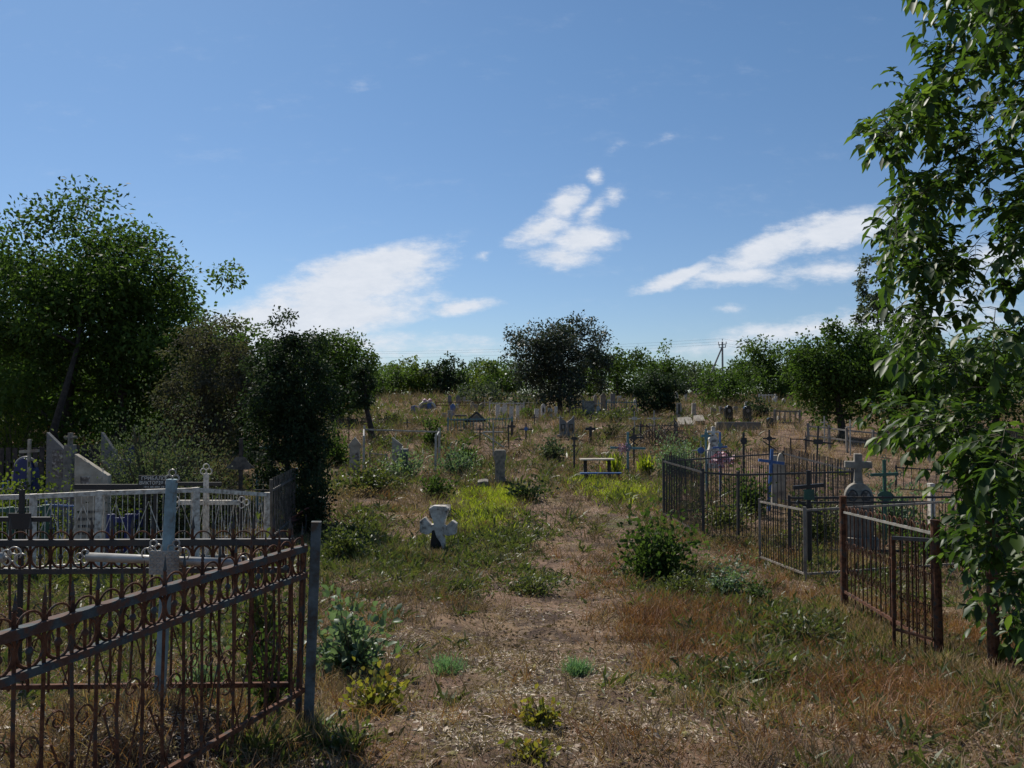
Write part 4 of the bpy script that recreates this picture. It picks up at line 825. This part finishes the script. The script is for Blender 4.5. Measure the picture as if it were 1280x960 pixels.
# white stones left of the central tree
for i, (px, top, w_, sh, m, d, lab, ph) in enumerate([
 (622,506,5,'slab','whitew',54,'pale stone at the left end of the white row left of the central tree',0),(631,504,6,'gable','whitew',55,'gabled white stone in the row left of the central tree',0),
 (639,508,5,'slab','whitew',53,'low white stone in the middle of the row left of the central tree',0),(647,507,4.5,'slab','whitew',54,'thin white slab at the right end of the row left of the central tree',0),
 (679,504.5,5.5,'arch','whitew',54,'white headstone with dark oval portrait under the central tree, left of its trunk',1),(671,511,6,'slab','whitew',52,'small white slab standing left of the oval portrait headstone',0),
 (695,508,4,'slab','whitew',56,'small white stone touching the left side of the central trunk',0),(737,501,12,'slab','lich',58,'broad greenish stone slab right of the central trunk',0),
 (729,500,3,'slab','stone',60,'narrow pale stone between the central trunk and the greenish slab',0),(754,491,7,'gable','conc',66,'grey gabled stone behind the green shrubs right of the central tree',0),
 (744,494,4,'arch','conc',70,'small arched far stone between the greenish slab and the grey gabled stone',0),(766,492,6,'slab','greyst',70,'bluish slab far right of the central tree',0),
 (848.5,503.5,6.2,'slab','stone',56,'light headstone with tall dark portrait panel right of the dark round tree',2),(867,504,6.5,'taper','stone',54,'pale tapering headstone left of the tall black pair',0),
 (846,489,4,'arch','whitew',82,'small white far stone at the top of the slope under the trees',0),(857,488,3.6,'point','whitew',82,'white far stone with a pointed top beside the small white one',0),
 (891.5,509,7,'slant','conc',60,'left low grey slanted stone behind the tall black headstones',0),(902,508,6,'slant','greyst',60,'right low grey slanted stone behind the tall black headstones',1),
 (956.5,511,6,'arch','conc',56,'small grey headstone with round portrait right of the tall black pair',1),(962,522,8,'arch','granite',47,'dark brown black headstone right of the long grey kerb wall',0),
 (973,520,3,'slab','whitew',52,'first white marker of the low wall on the far right slope',0),(979,520,3,'slab','whitew',52,'second white marker of the low wall on the far right slope',0),
 (1180,524,11,'point','conc',44,'grey stone seen through the walnut leaves on the right slope',0),(1162,604,6,'slab','whitew',16,'small white block behind the right iron fence',0)]):
    phs = [('oval',0,.6,.5,.36)] if ph == 1 else ([('rect',0,.6,.42,.62)] if ph == 2 else None)
    stone(lab, px, top, w_, sh, m, d=d, th=.2 if d > 20 else .14, photo=phs, photomat='granite', rz=rng.normal()*6, plinth=.14 if i%3 == 0 else None, group='pale stones scattered on the far slope' if d > 50 else None)
for px, lab in ((910.5,'left one of the two tall black headstones before the long grey kerb'),(933.5,'right one of the two tall black headstones before the long grey kerb')):
    T, s = stone(lab, px, 507, 9.5, 'arch', 'granite', d=50, th=.3, rz=4, group='tall black headstones', photo=[('oval',0,.72,.42,.2)], photomat='greyp', letters=2, inkm='greyp')
T, s = stone('long low grey granite kerb wall below the two tall black headstones', 923, 527.5, 54, 'slab', 'greyst', d=46, th=.25, name='kerb_wall', catn='kerb')
for x in (-27.5,): mb = MB(); mb.box((x*s,0,.14), (.14,.35,(533-526)*s+.3), None, .01); mb.build('end_post', 'stone', T)
stone('pale broken slab lying behind the dark thorn heap', 857, 519.5, 17, 'wave', 'stone', d=47, th=.7, lean=(-60,0), name='grave_slab', catn='grave')
stone('pale slab grave right beside the tapering headstone', 874, 518.5, 12, 'wave', 'stone', d=50, th=.7, lean=(-60,0), name='grave_slab', catn='grave')
stone('rough stone block in the lime grass left of the carved pillar', 604, 599.5, 13, 'wave', 'conc', d=23.5, th=.35, name='stone_block', catn='block', lean=(8,0))
stone('flat pale stone on bare soil at the edge of the lime grass', 551, 632, 26, 'wave', 'conc', d=18.6, th=.3, name='stone_block', catn='block', lean=(20,0))
# fences on the slope
FG = 'low fences on the far slope'
fence('grave_fence', 'small white far fence near the tree line on the right', 'fence', [GD(949,82), GD(969,82)], 'white', h=1.0, pitch=.3, bar=.04, rails=(.1,.9), postw=.14, group=FG)
fence('grave_fence', 'long bluish iron fence across the middle left of the graveyard', 'fence', [GD(560,43), GD(640,43), GD(640,40)], 'teal', h=.95, pitch=.17, bar=.016, rails=(.1,.9), postw=.07, group=FG)
fence('grave_fence', 'dark fence in the reddish grass left of the carved pillar', 'fence', [GD(617,36), GD(636,36)], 'iron', h=1.1, pitch=.2, bar=.012, rails=(.1,.9), postw=.06, group=FG)
fence('grave_fence', 'white low railing on the far left of the central tree', 'fence', [GD(612,60), GD(655,60)], 'white', h=1.0, pitch=.25, bar=.02, rails=(.1,.9), postw=.08, group=FG)
fence('grave_fence', 'dark low fence below the central tree', 'fence', [GD(712,58), GD(735,58)], 'iron', h=.8, pitch=.2, bar=.016, rails=(.1,.9), postw=.06, group=FG)
fence('grave_fence', 'bluish fence behind the green shrubs right of the centre', 'fence', [GD(758,62), GD(796,62)], 'teal', h=1.0, pitch=.2, bar=.02, rails=(.1,.9), postw=.08, group=FG)
fence('grave_fence', 'dark fence round the thorn heap below the dark round tree', 'fence', [GD(800,37), GD(846,37.5), GD(843,41)], 'iron', h=1.05, pitch=.16, bar=.016, rails=(.1,.9), postw=.06, group=FG)
fence('grave_fence', 'small open pipe railing on the dry slope left of the big green tree', 'fence', [GD(988,32.5), GD(1006,32.5), GD(1007,34)], 'iron', h=.7, pitch=.6, bar=.02, rails=(.98,), postw=.05, group=FG)
fence('grave_fence', 'grey wire fence under the big green tree on the right slope', 'fence', [GD(1010,36), GD(1036,35), GD(1058,34), GD(1090,33), GD(1160,31)], 'greyp', h=1.1, pitch=1.4, bar=.01, rails=(.5,.9), postw=.09, group=FG)
fence('grave_fence', 'grey balustrade behind the black headstone on the right', 'fence', [GD(968,50), GD(1000,50)], 'conc', h=.9, pitch=.28, bar=.05, rails=(.1,.92), postw=.14, group=FG)
fence('grave_fence', 'low dark railing beyond the dry slope under the walnut leaves', 'fence', [GD(1118,23.5), GD(1210,22.5), GD(1290,21)], 'iron', h=.75, pitch=.2, bar=.012, rails=(.1,.95), postw=.05, group=FG)
fence('grave_fence', 'dark iron fence seen through the walnut leaves on the far right slope', 'fence', [GD(1108,36), GD(1200,35), GD(1270,34)], 'iron', h=1.0, pitch=.2, bar=.014, rails=(.1,.95), postw=.07, group=FG)
fence('grave_fence', 'reddish low fence before the far headstone pair', 'fence', [GD(545,66), GD(612,66)], 'rust', h=.8, pitch=.4, bar=.02, rails=(.6,.95), postw=.08, group=FG)
for i in range(34):
    reg = i//12; d = float(rng.uniform(58, 92)); px = float([rng.uniform(560,690), rng.uniform(722,800), rng.uniform(835,990)][reg]); s = d/F; p = GD(px, d); rowb = 510-F*(p.z-CAMZ)/d
    lab = 'tiny %s far gravestone with %s top, %s' % (['whitewashed','pale','bright white','dull grey'][i%4], ['a flat','a round','a gabled','a notched','a narrow tapering'][i%5], ['left of the central tree','right of the central tree','below the power pole'][reg])
    stone(lab, px, rowb-rng.uniform(8,13)*62/d, rng.uniform(3.5,6), ['slab','arch','gable','point','taper'][i%5], ['whitew','stone','white','conc'][i%4], d=d, th=.2, rz=rng.normal()*12, group='tiny pale far gravestones', lean=(rng.normal()*2, rng.normal()*2))
# tiny far crosses
tiny = [(585,498,70,'silver','left of the wavy pale monument'),(606,500,66,'white','right of the wavy pale monument'),(661,500,64,'silver','between the white row and the central tree'),(688,500,66,'white','under the left branches of the central tree'),
 (716,498,68,'silver','right of the central trunk'),(748,500,60,'white','beside the greenish slab'),(783,500,64,'silver','before the bluish fence'),(880,503,62,'iron','right of the pale tapering headstone'),
 (883,497,78,'white','high on the slope below the power pole tree'),(1030,520,37,'silver','on the wire fence line under the big green tree'),(1062,524,33,'silver','at the right end of the wire fence'),(668,518,46,'iron','in the dry grass below the white slab'),
 (600,531,37,'iron','in front of the gabled frame'),(509,524,42,'iron','in the weeds above the white pipe frame'),(1148,515,38,'silver','behind the lower walnut leaves'),(700,519,50,'silver','straight above the grey double headstone')]
for (px, top, d, m, lab) in tiny:
    s = d/F; b_ = ZR(top, d)-GD(px, d).z; metal_cross('thin far cross '+lab, px, top, top+max(3, .22*b_/s), max(7, 11-d*.05), m, d=d, w=.06, rod=True, group='thin far crosses')
# dry branches heap
p = GD(824, 36); T = thing('branch_heap', 'heap of dark dry thorny branches below the dark round tree', 'brush pile', p); mb = MB()
for i in range(130):
    a = rng.normal(size=3)*[.8,.5,.3]+[0,0,.5]; dv = rdir(1)[0]*rng.uniform(.2,.55); mb.tube([a-dv, a+rng.normal(size=3)*.06, a+dv], [.02,.015,.006], 4)
mb.build('branches', 'dkwood', T)
# power pole
p = GD(903.5, 112); d = 112; s = d/F; T = thing('power_pole', 'concrete power pole with a raking strut and crossarm above the trees', 'utility pole', p); zz = lambda r: ZR(r, d)-p.z
mb = MB(); mb.tube([(0,0,-.3),(0,0,zz(427))], [.17,.12], 8); mb.build('pole', 'cement', T)
mb = MB(); mb.tube([(-28*s,0,-.3),(-.4*s,0,zz(434))], [.15,.11], 8); mb.build('strut', 'cement', T)
mb = MB(); rail(mb, Vector((-.62,0,zz(431))), Vector((.62,0,zz(430))), .1, .1); rail(mb, Vector((-.5,0,zz(434.5))), Vector((.5,0,zz(434))), .1, .1); mb.build('crossarm', 'iron', T)
ins = [(-.55,zz(430)),(.55,zz(429.5)),(0,zz(426)),(-.45,zz(433.5)),(.45,zz(433.5))]
for x, z in ins: mb = MB(); mb.lathe((x,0,z), [(.03,0),(.07,.05),(.05,.16),(.08,.2),(.03,.3)], 8); mb.build('insulator', 'stone', T)
for nm, x, z, rows in [('overhead_wire',-.55,zz(429),(440,432)),('overhead_wire',-.4,zz(432),(446,438)),('overhead_wire',0,zz(425),(438,429))]:
    ends = {}
    A = p+Vector((x,0,z+.2)); lft = Vector(((300-640)/F*150, 150, ZR(rows[0], 150))); rgt = Vector(((1120-640)/F*105, 105, ZR(rows[1]+8, 105))); mb = MB(); N_ = 24
    for E in (lft, rgt):
        pts = [A*(1-k/N_)+E*(k/N_) - Vz*(4*.9*(k/N_)*(1-k/N_)) for k in range(N_+1)]; mb.tube(pts, .011, 4)
    lab = {-.55:'upper left conductor of the power line, on the left insulator of the top arm', -.4:'lowest conductor of the power line crossing behind the central tree', 0:'topmost conductor of the power line, on the pole tip'}[x]
    o_ = mb.build(nm, 'iron'); tag(o_, lab, 'wire', 'power line wires')

# ------------------------------------------------------------------ plants as things
def shrub(label, px, top, hw, leaf, row=None, d=None, n=None, lpx=None, lm=None, name='shrub', cat='shrub', group=None, upright=.5, kind='leaf', asp=.5, K=None, dens=1.0, droop=.25, loose=.30, deep=.8):
    p = GD(px, d) if d else G(px, row); d = p.y; s = d/F; T = thing(name, label, cat, p, 0, group)
    Hh = max(ZR(top, d)-p.z, .05); Wd = hw*s; ll = lm if lm else lpx*s; K = int((K or int(16+hw*.35))*1.5); Wd *= 1.3
    U = rdir(K, .2); U[:,2] = np.abs(U[:,2]); P = U*(rng.random(K)**(1/2.4))[:,None]*np.array([Wd*.95, Wd*deep, Hh*.95]); P[:,2] = np.maximum(P[:,2], Hh*.1)
    P[:,:2] *= (.55+.5*np.minimum(P[:,2:]/Hh*1.6, 1))
    mb = MB()
    for k in range(K): q = P[k]; r_ = max(.004*Hh/.5, .0035); mb.tube([(q[0]*.12, q[1]*.12, -.04), (q[0]*.45, q[1]*.45, q[2]*.6), tuple(q)], [r_*1.6, r_, r_*.5], 4)
    mb.build('stems', 'stem', T)
    n = n or int(min(9000, max(150, PI*hw*(Hh/s)/2/((ll/s)**2*asp*.5)*4.6*dens)))
    ci = rng.integers(0, K, n); f = rng.random(n)**.6; f = np.clip(f, .2, 1)[:,None]
    Q = P[ci]*f + rng.normal(size=(n,3))*np.array([Wd, Wd, Hh])*loose*.62; Q[:,2] = np.maximum(Q[:,2], .01)
    D = unit(Q-P[ci]*f*.8+np.array([0,0,upright*Wd])+rng.normal(size=(n,3))*Wd*.35); N = rdir(n, .9)
    lv = Leaves(); lv.add(Q, D, N, ll*rng.uniform(.6,1.25,n), ll*asp*rng.uniform(.8,1.2,n), kind, np.clip(.4*rng.random(K)[ci]+.6*rng.random(n),0,1), droop)
    lv.build('foliage', L[leaf], T); return T
shrub('large grey green leafy bush beside the post of the rusty fence', 438, 738, 52, 'silverl', row=842, lm=.085, asp=.62, dens=1.1, name='leafy_bush', cat='bush')
shrub('yellowing leafy plant on bare soil in front of the grey green bush', 470, 826, 42, 'gold', row=893, lm=.055, asp=.6, dens=.75, name='yellowing_plant', cat='plant')
shrub('dense dark green bush at the middle right of the path', 824, 636, 54, 'mid', row=722, lm=.10, asp=.6, dens=1.3, name='leafy_bush', cat='bush')
shrub('smaller grey green leafy plant with drooping leaves right of the dark bush', 912, 690, 28, 'silverl', row=748, lm=.09, asp=.45, dens=.9, droop=.6, name='leafy_plant', cat='plant')
shrub('low drooping dark green plant joined to the right of the grey green one', 945, 722, 20, 'mid', row=754, lm=.09, asp=.4, dens=1, droop=.6, name='leafy_plant', cat='plant')
shrub('bright green tall weed right behind the near rusty fence post', 432, 645, 34, 'weed', row=702, lm=.08, asp=.45, dens=1.0, name='tall_weed', cat='weed')
shrub('green weed inside the near enclosure behind the ornate rings', 330, 668, 36, 'weed', d=6.0, lm=.07, asp=.5, dens=.7, name='tall_weed', cat='weed')
shrub('low green weed in the corner of the near enclosure', 345, 770, 30, 'mid', d=4.9, lm=.05, asp=.55, dens=.6, name='tall_weed', cat='weed')
shrub('green weed at the foot of the pale blue post cross', 255, 780, 30, 'silverl', d=4.4, lm=.045, asp=.6, dens=.5, name='tall_weed', cat='weed')
shrub('blue green grass tuft left of the centre of the foreground', 561, 820, 24, 'bluegrass', row=842, n=1100, lm=.06, kind='blade', asp=.08, name='grass_tuft', cat='grass tuft', upright=1.2, K=20, deep=.8)
shrub('blue green grass tuft on the path right of the centre', 723, 822, 21, 'bluegrass', row=843, n=900, lm=.06, kind='blade', asp=.08, name='grass_tuft', cat='grass tuft', upright=1.2, K=20)
shrub('yellow green plant low in the middle foreground', 676, 867, 30, 'gold', row=905, lm=.05, asp=.5, dens=.7, name='yellowing_plant', cat='plant')
shrub('small yellow green plant at the bottom edge of the photo', 665, 922, 32, 'gold', row=948, lm=.045, asp=.5, dens=.5, name='yellowing_plant', cat='plant')
shrub('green patch of low plant on the path behind the grass tufts', 665, 716, 42, 'weed', row=740, lm=.06, asp=.45, dens=.9, name='low_plant', cat='plant', deep=.5)
shrub('low dark green tuft below the whitewashed stone cross', 578, 722, 24, 'weed', row=742, lm=.06, asp=.45, dens=.9, name='low_plant', cat='plant')
shrub('grey green rosette at the lower left by the fence post', 400, 900, 20, 'silverl', row=918, lm=.05, asp=.3, dens=.6, name='low_plant', cat='plant')
shrub('pale green low plant left of the yellow foreground plants', 440, 898, 30, 'weed', row=942, lm=.05, asp=.4, dens=.6, name='low_plant', cat='plant')
shrub('green weed patch in front of the rusty gate', 1000, 750, 50, 'weed', row=805, lm=.07, asp=.4, dens=.45, name='low_plant', cat='plant')
shrub('sprawling green weed between the near bush and the gate', 935, 812, 55, 'weed', row=850, lm=.05, asp=.4, dens=.3, name='low_plant', cat='plant', deep=.6)
shrub('green plant under the dark middle bush', 850, 712, 30, 'weed', row=745, lm=.06, asp=.4, dens=.8, name='low_plant', cat='plant')
shrub('rounded olive bush at the left edge of the clearing', 462, 570, 46, 'weed', row=618, lpx=6, asp=.5, dens=.9, name='weedy_bush', cat='bush')
shrub('grey green bushy weed patch above the small stone cross', 500, 562, 36, 'silverl', row=600, lpx=5, asp=.4, dens=.8, name='weedy_bush', cat='bush')
shrub('pale grey green weeds right of the first grey patch', 568, 556, 32, 'silverl', row=592, lpx=5, asp=.4, dens=.8, name='weedy_bush', cat='bush')
shrub('dark green bush beside the lime grass', 545, 590, 20, 'mid', row=622, lpx=6, asp=.5, dens=1, name='weedy_bush', cat='bush')
shrub('dark bush directly right of the carved pillar', 655, 598, 23, 'dark', row=627, lpx=6, asp=.6, dens=1.2, name='leafy_bush', cat='bush')
shrub('dark upright shrub above the white pipe frame', 541, 514, 14, 'mid', d=36, lpx=4.5, asp=.6, dens=1.2)
shrub('low dark bush right of the white pipe frame', 583, 546, 15, 'mid', d=30, lpx=4.5, asp=.6, dens=1)
shrub('olive shrub left of the twin headstones', 690, 538, 18, 'olive', d=31, lpx=4.5, asp=.6, dens=1)
shrub('bright green shrub patch in front of the greenish slab', 765, 506, 34, 'weed', d=52, lpx=4, asp=.6, dens=1.1)
shrub('green shrub patch right of the central trunk', 722, 509, 18, 'weed', d=55, lpx=4, asp=.6, dens=.9)
shrub('green shrub between the white stones and the central trunk', 661, 506, 12, 'mid', d=55, lpx=4, asp=.6, dens=1)
shrub('dark reddish bush in the dry grass right of the twin headstones', 763, 527, 11, 'twig', d=40, lpx=4, asp=.6, dens=1.2)
shrub('dark shrub behind the tall black headstones', 948, 500, 17, 'dark', d=56, lpx=4, asp=.6, dens=1.3)
shrub('leafy shrub growing behind the dark picket enclosure', 938, 576, 22, 'mid', d=18.5, lpx=6, asp=.5, dens=1)
shrub('grey green tall weeds left of the dark picket enclosure', 845, 540, 34, 'silverl', d=27, lpx=4.5, asp=.4, dens=.9, name='weedy_bush', cat='bush')
shrub('weeds inside the dark picket enclosure', 905, 620, 34, 'weed', d=16.6, lpx=6, asp=.45, dens=.7, name='weedy_bush', cat='bush')
shrub('green weeds climbing in the right half of the dark picket enclosure', 1020, 608, 36, 'weed', d=15.0, lpx=6, asp=.45, dens=.6, name='weedy_bush', cat='bush')
shrub('leafy bush around the green ringed cross', 1120, 590, 30, 'silverl', d=15.8, lpx=7, asp=.4, dens=.8, name='weedy_bush', cat='bush')
shrub('green shrub behind the right iron fence', 1170, 640, 40, 'mid', d=12.8, lpx=7, asp=.5, dens=.9)
shrub('large grey green bush covering the graves below the walnut', 190, 506, 88, 'olive', d=15.2, n=22000, lpx=4.4, asp=.5, name='leafy_bush', cat='bush', K=110, loose=.34)
shrub('dark lower branches in front of the dark evergreen', 392, 560, 26, 'dark', d=16.6, lpx=5, asp=.6, dens=1.2, name='leafy_bush', cat='bush')
shrub('bright yellow green weeds behind the green rail fence', 30, 586, 58, 'yell', d=15.0, lpx=6, asp=.55, dens=1.0, name='weedy_bush', cat='bush')
shrub('yellow green weeds behind the blue fence posts', 170, 625, 36, 'yell', d=14.2, lpx=6, asp=.55, dens=.6, name='weedy_bush', cat='bush')
shrub('tan dry hedge behind the dark board fence at the left', 20, 508, 65, 'yell', d=24, lpx=4, asp=.5, dens=1, name='dry_hedge', cat='hedge')
shrub('shadowy bush at the foot of the grey half bare tree', 260, 545, 45, 'twig', d=17.5, lpx=5, asp=.5, dens=1.0, name='leafy_bush', cat='bush')
shrub('low dark bush left of the small leaning tree', 420, 530, 20, 'mid', d=30, lpx=4.5, asp=.5, dens=1)
for (px, row, lab) in [(766,568,'left of the grey blue wreathed cross'),(808,570,'right of the grey blue wreathed cross')]:
    shrub('yucca like clump of upright green leaves '+lab, px, row, 12, 'lime', d=27, n=160, lm=.5, kind='blade', asp=.12, name='yucca_plant', cat='plant', upright=1.6, K=10)
rp = rng.uniform
WG = 'weedy bushes in the middle of the graveyard'
for i, (px, d, top_off, hw, lf, lab) in enumerate([(480,36,16,22,'weed','olive bush just above the left half of the white pipe frame'),(515,40,15,20,'mauve','brownish bush above the right half of the white pipe frame'),(530,48,12,18,'weed','green weeds below the arched shelter'),(492,50,14,20,'weed','green mound left of the arched shelter'),
    (560,33,12,16,'mauve','brown stalks between the upright shrub and the gabled frame'),(700,34,12,16,'mauve','brown stalks below the twin headstones'),(770,31,12,24,'weed','green weeds behind the table'),(830,33,14,18,'mauve','brown dry stalks below the thorn heap'),
    (640,33,11,20,'mauve','dry mound behind the carved pillar'),(912,31,13,18,'twig','dark dry bush above the white monument'),(872,36,11,16,'weed','pale green weed clump above the pale green cross'),(1050,27,8,12,'lime','yellow weed spot on the dry slope'),
    (540,26,12,20,'mauve','brown weeds right of the grey green patch'),(470,44,16,20,'weed','bush at the foot of the leaning tree'),(600,29,10,15,'weed','green weeds left of the silver cross'),(450,22,14,26,'tan','dry yellow bush beside the evergreen')]):
    s_ = d/F; p_ = GD(px, d); base_row = 510-F*(p_.z-CAMZ)/d; shrub(lab, px, base_row-top_off, hw, lf, d=d, lpx=4.2, asp=.4, dens=.8, name='weedy_bush', cat='bush', group=WG)

# ------------------------------------------------------------------ ground cover that nobody could count
sm = lambda v, a, b: np.clip((v-a)/(b-a), 0, 1)
def field(n, ymin, ymax, spread=.74, cl=None, s=0):
    y = np.exp(rng.uniform(np.log(ymin), np.log(ymax), n)); x = rng.uniform(-1, 1, n)*(spread*y+.5)
    return x, y
def pathmask(x, y):   # bare trodden path winding up the middle
    c = np.interp(y, [0,3.5,6,9,14,20,30], [.35,.30,.35,.55,.95,.55,.2]); wd = np.interp(y, [0,4,8,14,20,30], [2.0,1.7,1.2,.9,.6,.3])
    return np.exp(-((x-c)/wd)**2)
dry = lambda x, y: sm(640+F*x/np.maximum(y,1), 870, 960)*sm(y, 16.5, 20)*(1-sm(y, 42, 60))
def tufts(name, label, leaf, n, ymin, ymax, hgt, wid, cover, kind='blade', per=1, lay=False, lean=.5, cat='grass', grow=.0, src=None, nsrc=0):
    x, y = field(n, ymin, ymax)
    if src is not None:
        Bq = src.B; w_ = np.array([b[4]*b[2]*b[3]/b[1]**1.4 for b in Bq]); ci = rng.choice(len(Bq), nsrc, p=w_/w_.sum()); A = np.array(Bq)
        x = np.concatenate([x, A[ci,0]+rng.normal(size=nsrc)*A[ci,2]*.6]); y = np.concatenate([y, A[ci,1]+rng.normal(size=nsrc)*A[ci,3]*.6]); k_ = y > 1.8; x, y = x[k_], y[k_]; n = len(x)
    if kind != 'blade' or grow > 2.4: k_ = rng.random(n) > dry(x, y)*.85; x, y = x[k_], y[k_]; n = len(x)
    m = rng.random(n) < cover(x, y); x, y = x[m], y[m]
    if per > 1:
        x = np.repeat(x, per); y = np.repeat(y, per); sp = .05*(1+y*.03); x = x + rng.normal(size=len(x))*sp; y = y + rng.normal(size=len(y))*sp
    k = len(x); P = np.stack([x, y, H(x, y)], 1); D = rng.normal(size=(k,3))*lean; D[:,2] = np.abs(D[:,2])*.3 + 1
    if lay: D = rng.normal(size=(k,3)); D[:,2] = np.abs(D[:,2])*.22; P[:,2] += .006
    h = hgt*rng.uniform(.4, 1.3, k)*(1+grow*np.clip(y/20, 0, 2)); wd = wid*(1+y/7.)*rng.uniform(.7,1.3,k)
    lv = Leaves(); tone = np.clip(.5*vnoise(x/.5, y/.5, 21)+.5*rng.random(k), 0, 1); lv.add(P, D, rng.normal(size=(k,3)), h*(1+ (y/60)), wd, kind, tone, droop=.3)
    o = lv.build(name, L[leaf]); tag(o, label, cat, None, 'stuff'); return o
def blobs(lst):
    Bs = []; f_ = None
    for (px, row, rx, ry, a) in lst:
        c = G(px, row); c1 = G(px, row-ry); c2 = G(px, row+ry); s = c.y/F; Bs.append((c.x, c.y, rx*s, max(abs(c1.y-c2.y)/2, .1), a))
    def f(x, y):
        r = np.zeros_like(x)
        for cx, cy, wx, wy, a in Bs: r = np.maximum(r, a*np.exp(-(((x-cx)/wx)**2+((y-cy)/wy)**2)**1.5))
        return r
    f.B = Bs; return f
limeb = blobs([(600,632,45,24,1.0),(625,622,35,12,1.),(775,615,50,14,1.),(740,606,30,8,.8),(590,655,40,20,.5),(45,600,60,12,.6)])
greenb = blobs([(480,700,70,30,.9),(600,690,70,30,.75),(430,680,40,40,.8),(660,668,50,14,.5),(980,790,110,45,.8),(860,735,70,18,.8),(900,850,90,22,.55),(1060,720,70,50,.5),(570,740,50,14,.5),(150,800,200,80,.45),(420,930,60,20,.4),(680,725,50,10,.6),(1230,870,60,30,.3),(1000,830,60,20,.6),(120,720,200,25,.7)])
rustb = blobs([(830,790,90,55,.95),(900,770,70,25,.9),(1130,850,120,50,.8),(1000,880,140,60,.6),(760,720,60,30,.6),(960,700,70,22,.7),(1210,800,60,60,.8),(450,780,60,30,.3),(150,900,260,70,.55),(850,940,120,25,.5),(1060,760,80,40,.5),(700,640,40,12,.3)])
nz = lambda x, y, sc, s: vnoise(x/sc, y/sc, s)
cl = lambda x, y, sc, s, t: sm(nz(x,y,sc,s)*.6+nz(x,y,sc/3,s+1)*.4, t-.12, t+.12)
far = lambda y: sm(y, 11, 22)
tufts('straw_litter', 'short pale straw and dry leaf bits lying all over the bare soil', 'straw', 210000, 2.1, 32, .055, .0035, lambda x,y: .08+.92*cl(x,y,.7,31,.52), lay=True, cat='litter')
tufts('dark_litter', 'dark dead leaf crumbs lying on the soil', 'mauve', 80000, 2.1, 26, .04, .011, lambda x,y: .3+.7*cl(x,y,.55,35,.5), lay=True, kind='quad', cat='litter')
tufts('dry_grass', 'tan dry grass blades over the whole ground', 'tan', 32000, 2.1, 110, .065, .0022, lambda x,y: (.03+.97*cl(x,y,.8,41,.54))*(1-.75*pathmask(x,y))+far(y)*.3, per=4, grow=2.2)
tufts('brown_stalks', 'dull brown dry stalks and low dead weeds', 'mauve', 26000, 3, 110, .09, .0026, lambda x,y: (cl(x,y,1.1,45,.52))*(1-.7*pathmask(x,y))+far(y)*.5, per=5, grow=3.2)
tufts('rusty_weeds', 'rust coloured dead weeds between the graves', 'rustg', 30000, 2.3, 90, .085, .0026, lambda x,y: np.maximum(rustb(x,y)*cl(x,y,.55,51,.52), .6*cl(x,y,1.6,55,.66)*(1-pathmask(x,y))), per=4, grow=2.0, cat='weeds', src=rustb, nsrc=6500)
tufts('green_weeds', 'low green weeds spread in patches on the ground', 'weed', 36000, 2.3, 100, .06, .010, lambda x,y: np.maximum(greenb(x,y)*cl(x,y,.3,61,.40), .55*cl(x,y,1.4,65,.62)*(1-.8*pathmask(x,y))), kind='quad', per=5, grow=2.4, lean=1.2, cat='weeds', src=greenb, nsrc=17000)
tufts('lime_grass', 'bright lime green grass patches around the carved pillar and the bench', 'lime', 4000, 9, 32, .22, .0042, lambda x,y: limeb(x,y)**.5*(.15+.85*cl(x,y,.5,81,.54)), per=4, src=limeb, nsrc=7500)
tufts('slope_weeds', 'tall grey green weeds between the distant graves', 'weed', 12000, 15, 110, .16, .012, lambda x,y: cl(x,y,3,71,.56)*(1-.7*pathmask(x,y)), kind='quad', per=6, lean=.8, grow=1.0, cat='weeds')
tufts('dry_clumps', 'knee high clumps of tan dead grass standing out of the litter', 'tan', 2600, 2.3, 40, .13, .0022, lambda x,y: .75*(1-.85*pathmask(x,y)), per=26, lean=.75, grow=1.2)
tufts('brown_clumps', 'dark brown dead weed clumps between the graves', 'mauve', 1800, 2.6, 50, .15, .003, lambda x,y: .75*(1-.85*pathmask(x,y)), per=26, lean=.7, grow=1.4)
tufts('rusty_clumps', 'rust brown clumps of dock and dead weeds', 'rustg', 900, 2.6, 60, .16, .003, lambda x,y: (.15+rustb(x,y))*(1-.85*pathmask(x,y)), per=30, lean=.6, grow=1.0, cat='weeds', src=rustb, nsrc=700)
tufts('green_clumps', 'olive green weed clumps rising from the dry ground', 'weed', 1500, 3, 50, .13, .012, lambda x,y: (.2+greenb(x,y))*(1-.85*pathmask(x,y)), kind='quad', per=24, lean=1.0, grow=1.2, cat='weeds', src=greenb, nsrc=1100)
feet = blobs([(1110,800,50,26,1),(1170,838,18,12,1),(1052,762,18,12,1),(384,925,24,18,1),(330,940,40,14,.8),(1003,718,24,9,1),(950,692,18,8,1),(880,678,24,7,1),(980,680,70,7,.9),(840,662,18,6,.9),(1240,865,24,16,1),(1075,705,50,10,1),(548,697,18,7,1),(625,609,16,5,1)])
tufts('fence_grass', 'tall unmown grass left standing at the feet of fences and stones', 'tan', 2, 3, 4, .20, .0026, lambda x,y: .5+.5*feet(x,y), per=12, lean=.4, src=feet, nsrc=1500)
tufts('fence_weeds', 'green weeds grown up at the feet of fences and stones', 'weed', 2, 3, 4, .17, .012, lambda x,y: .5+.5*feet(x,y), kind='quad', per=10, lean=.7, cat='weeds', src=feet, nsrc=700)
# leaf scraps
x, y = field(900, 2.2, 12); P = np.stack([x, y, H(x,y)+.012], 1); k = len(x); D = rng.normal(size=(k,3)); D[:,2] *= .2; lv = Leaves(); N = rdir(k, 2.0); lv.add(P, D, N, .06*rng.uniform(.6,1.4,k), .035, 'leaf'); tag(lv.build('fallen_leaves', L['straw']), 'curled dry leaves scattered on the soil', 'leaves', None, 'stuff')
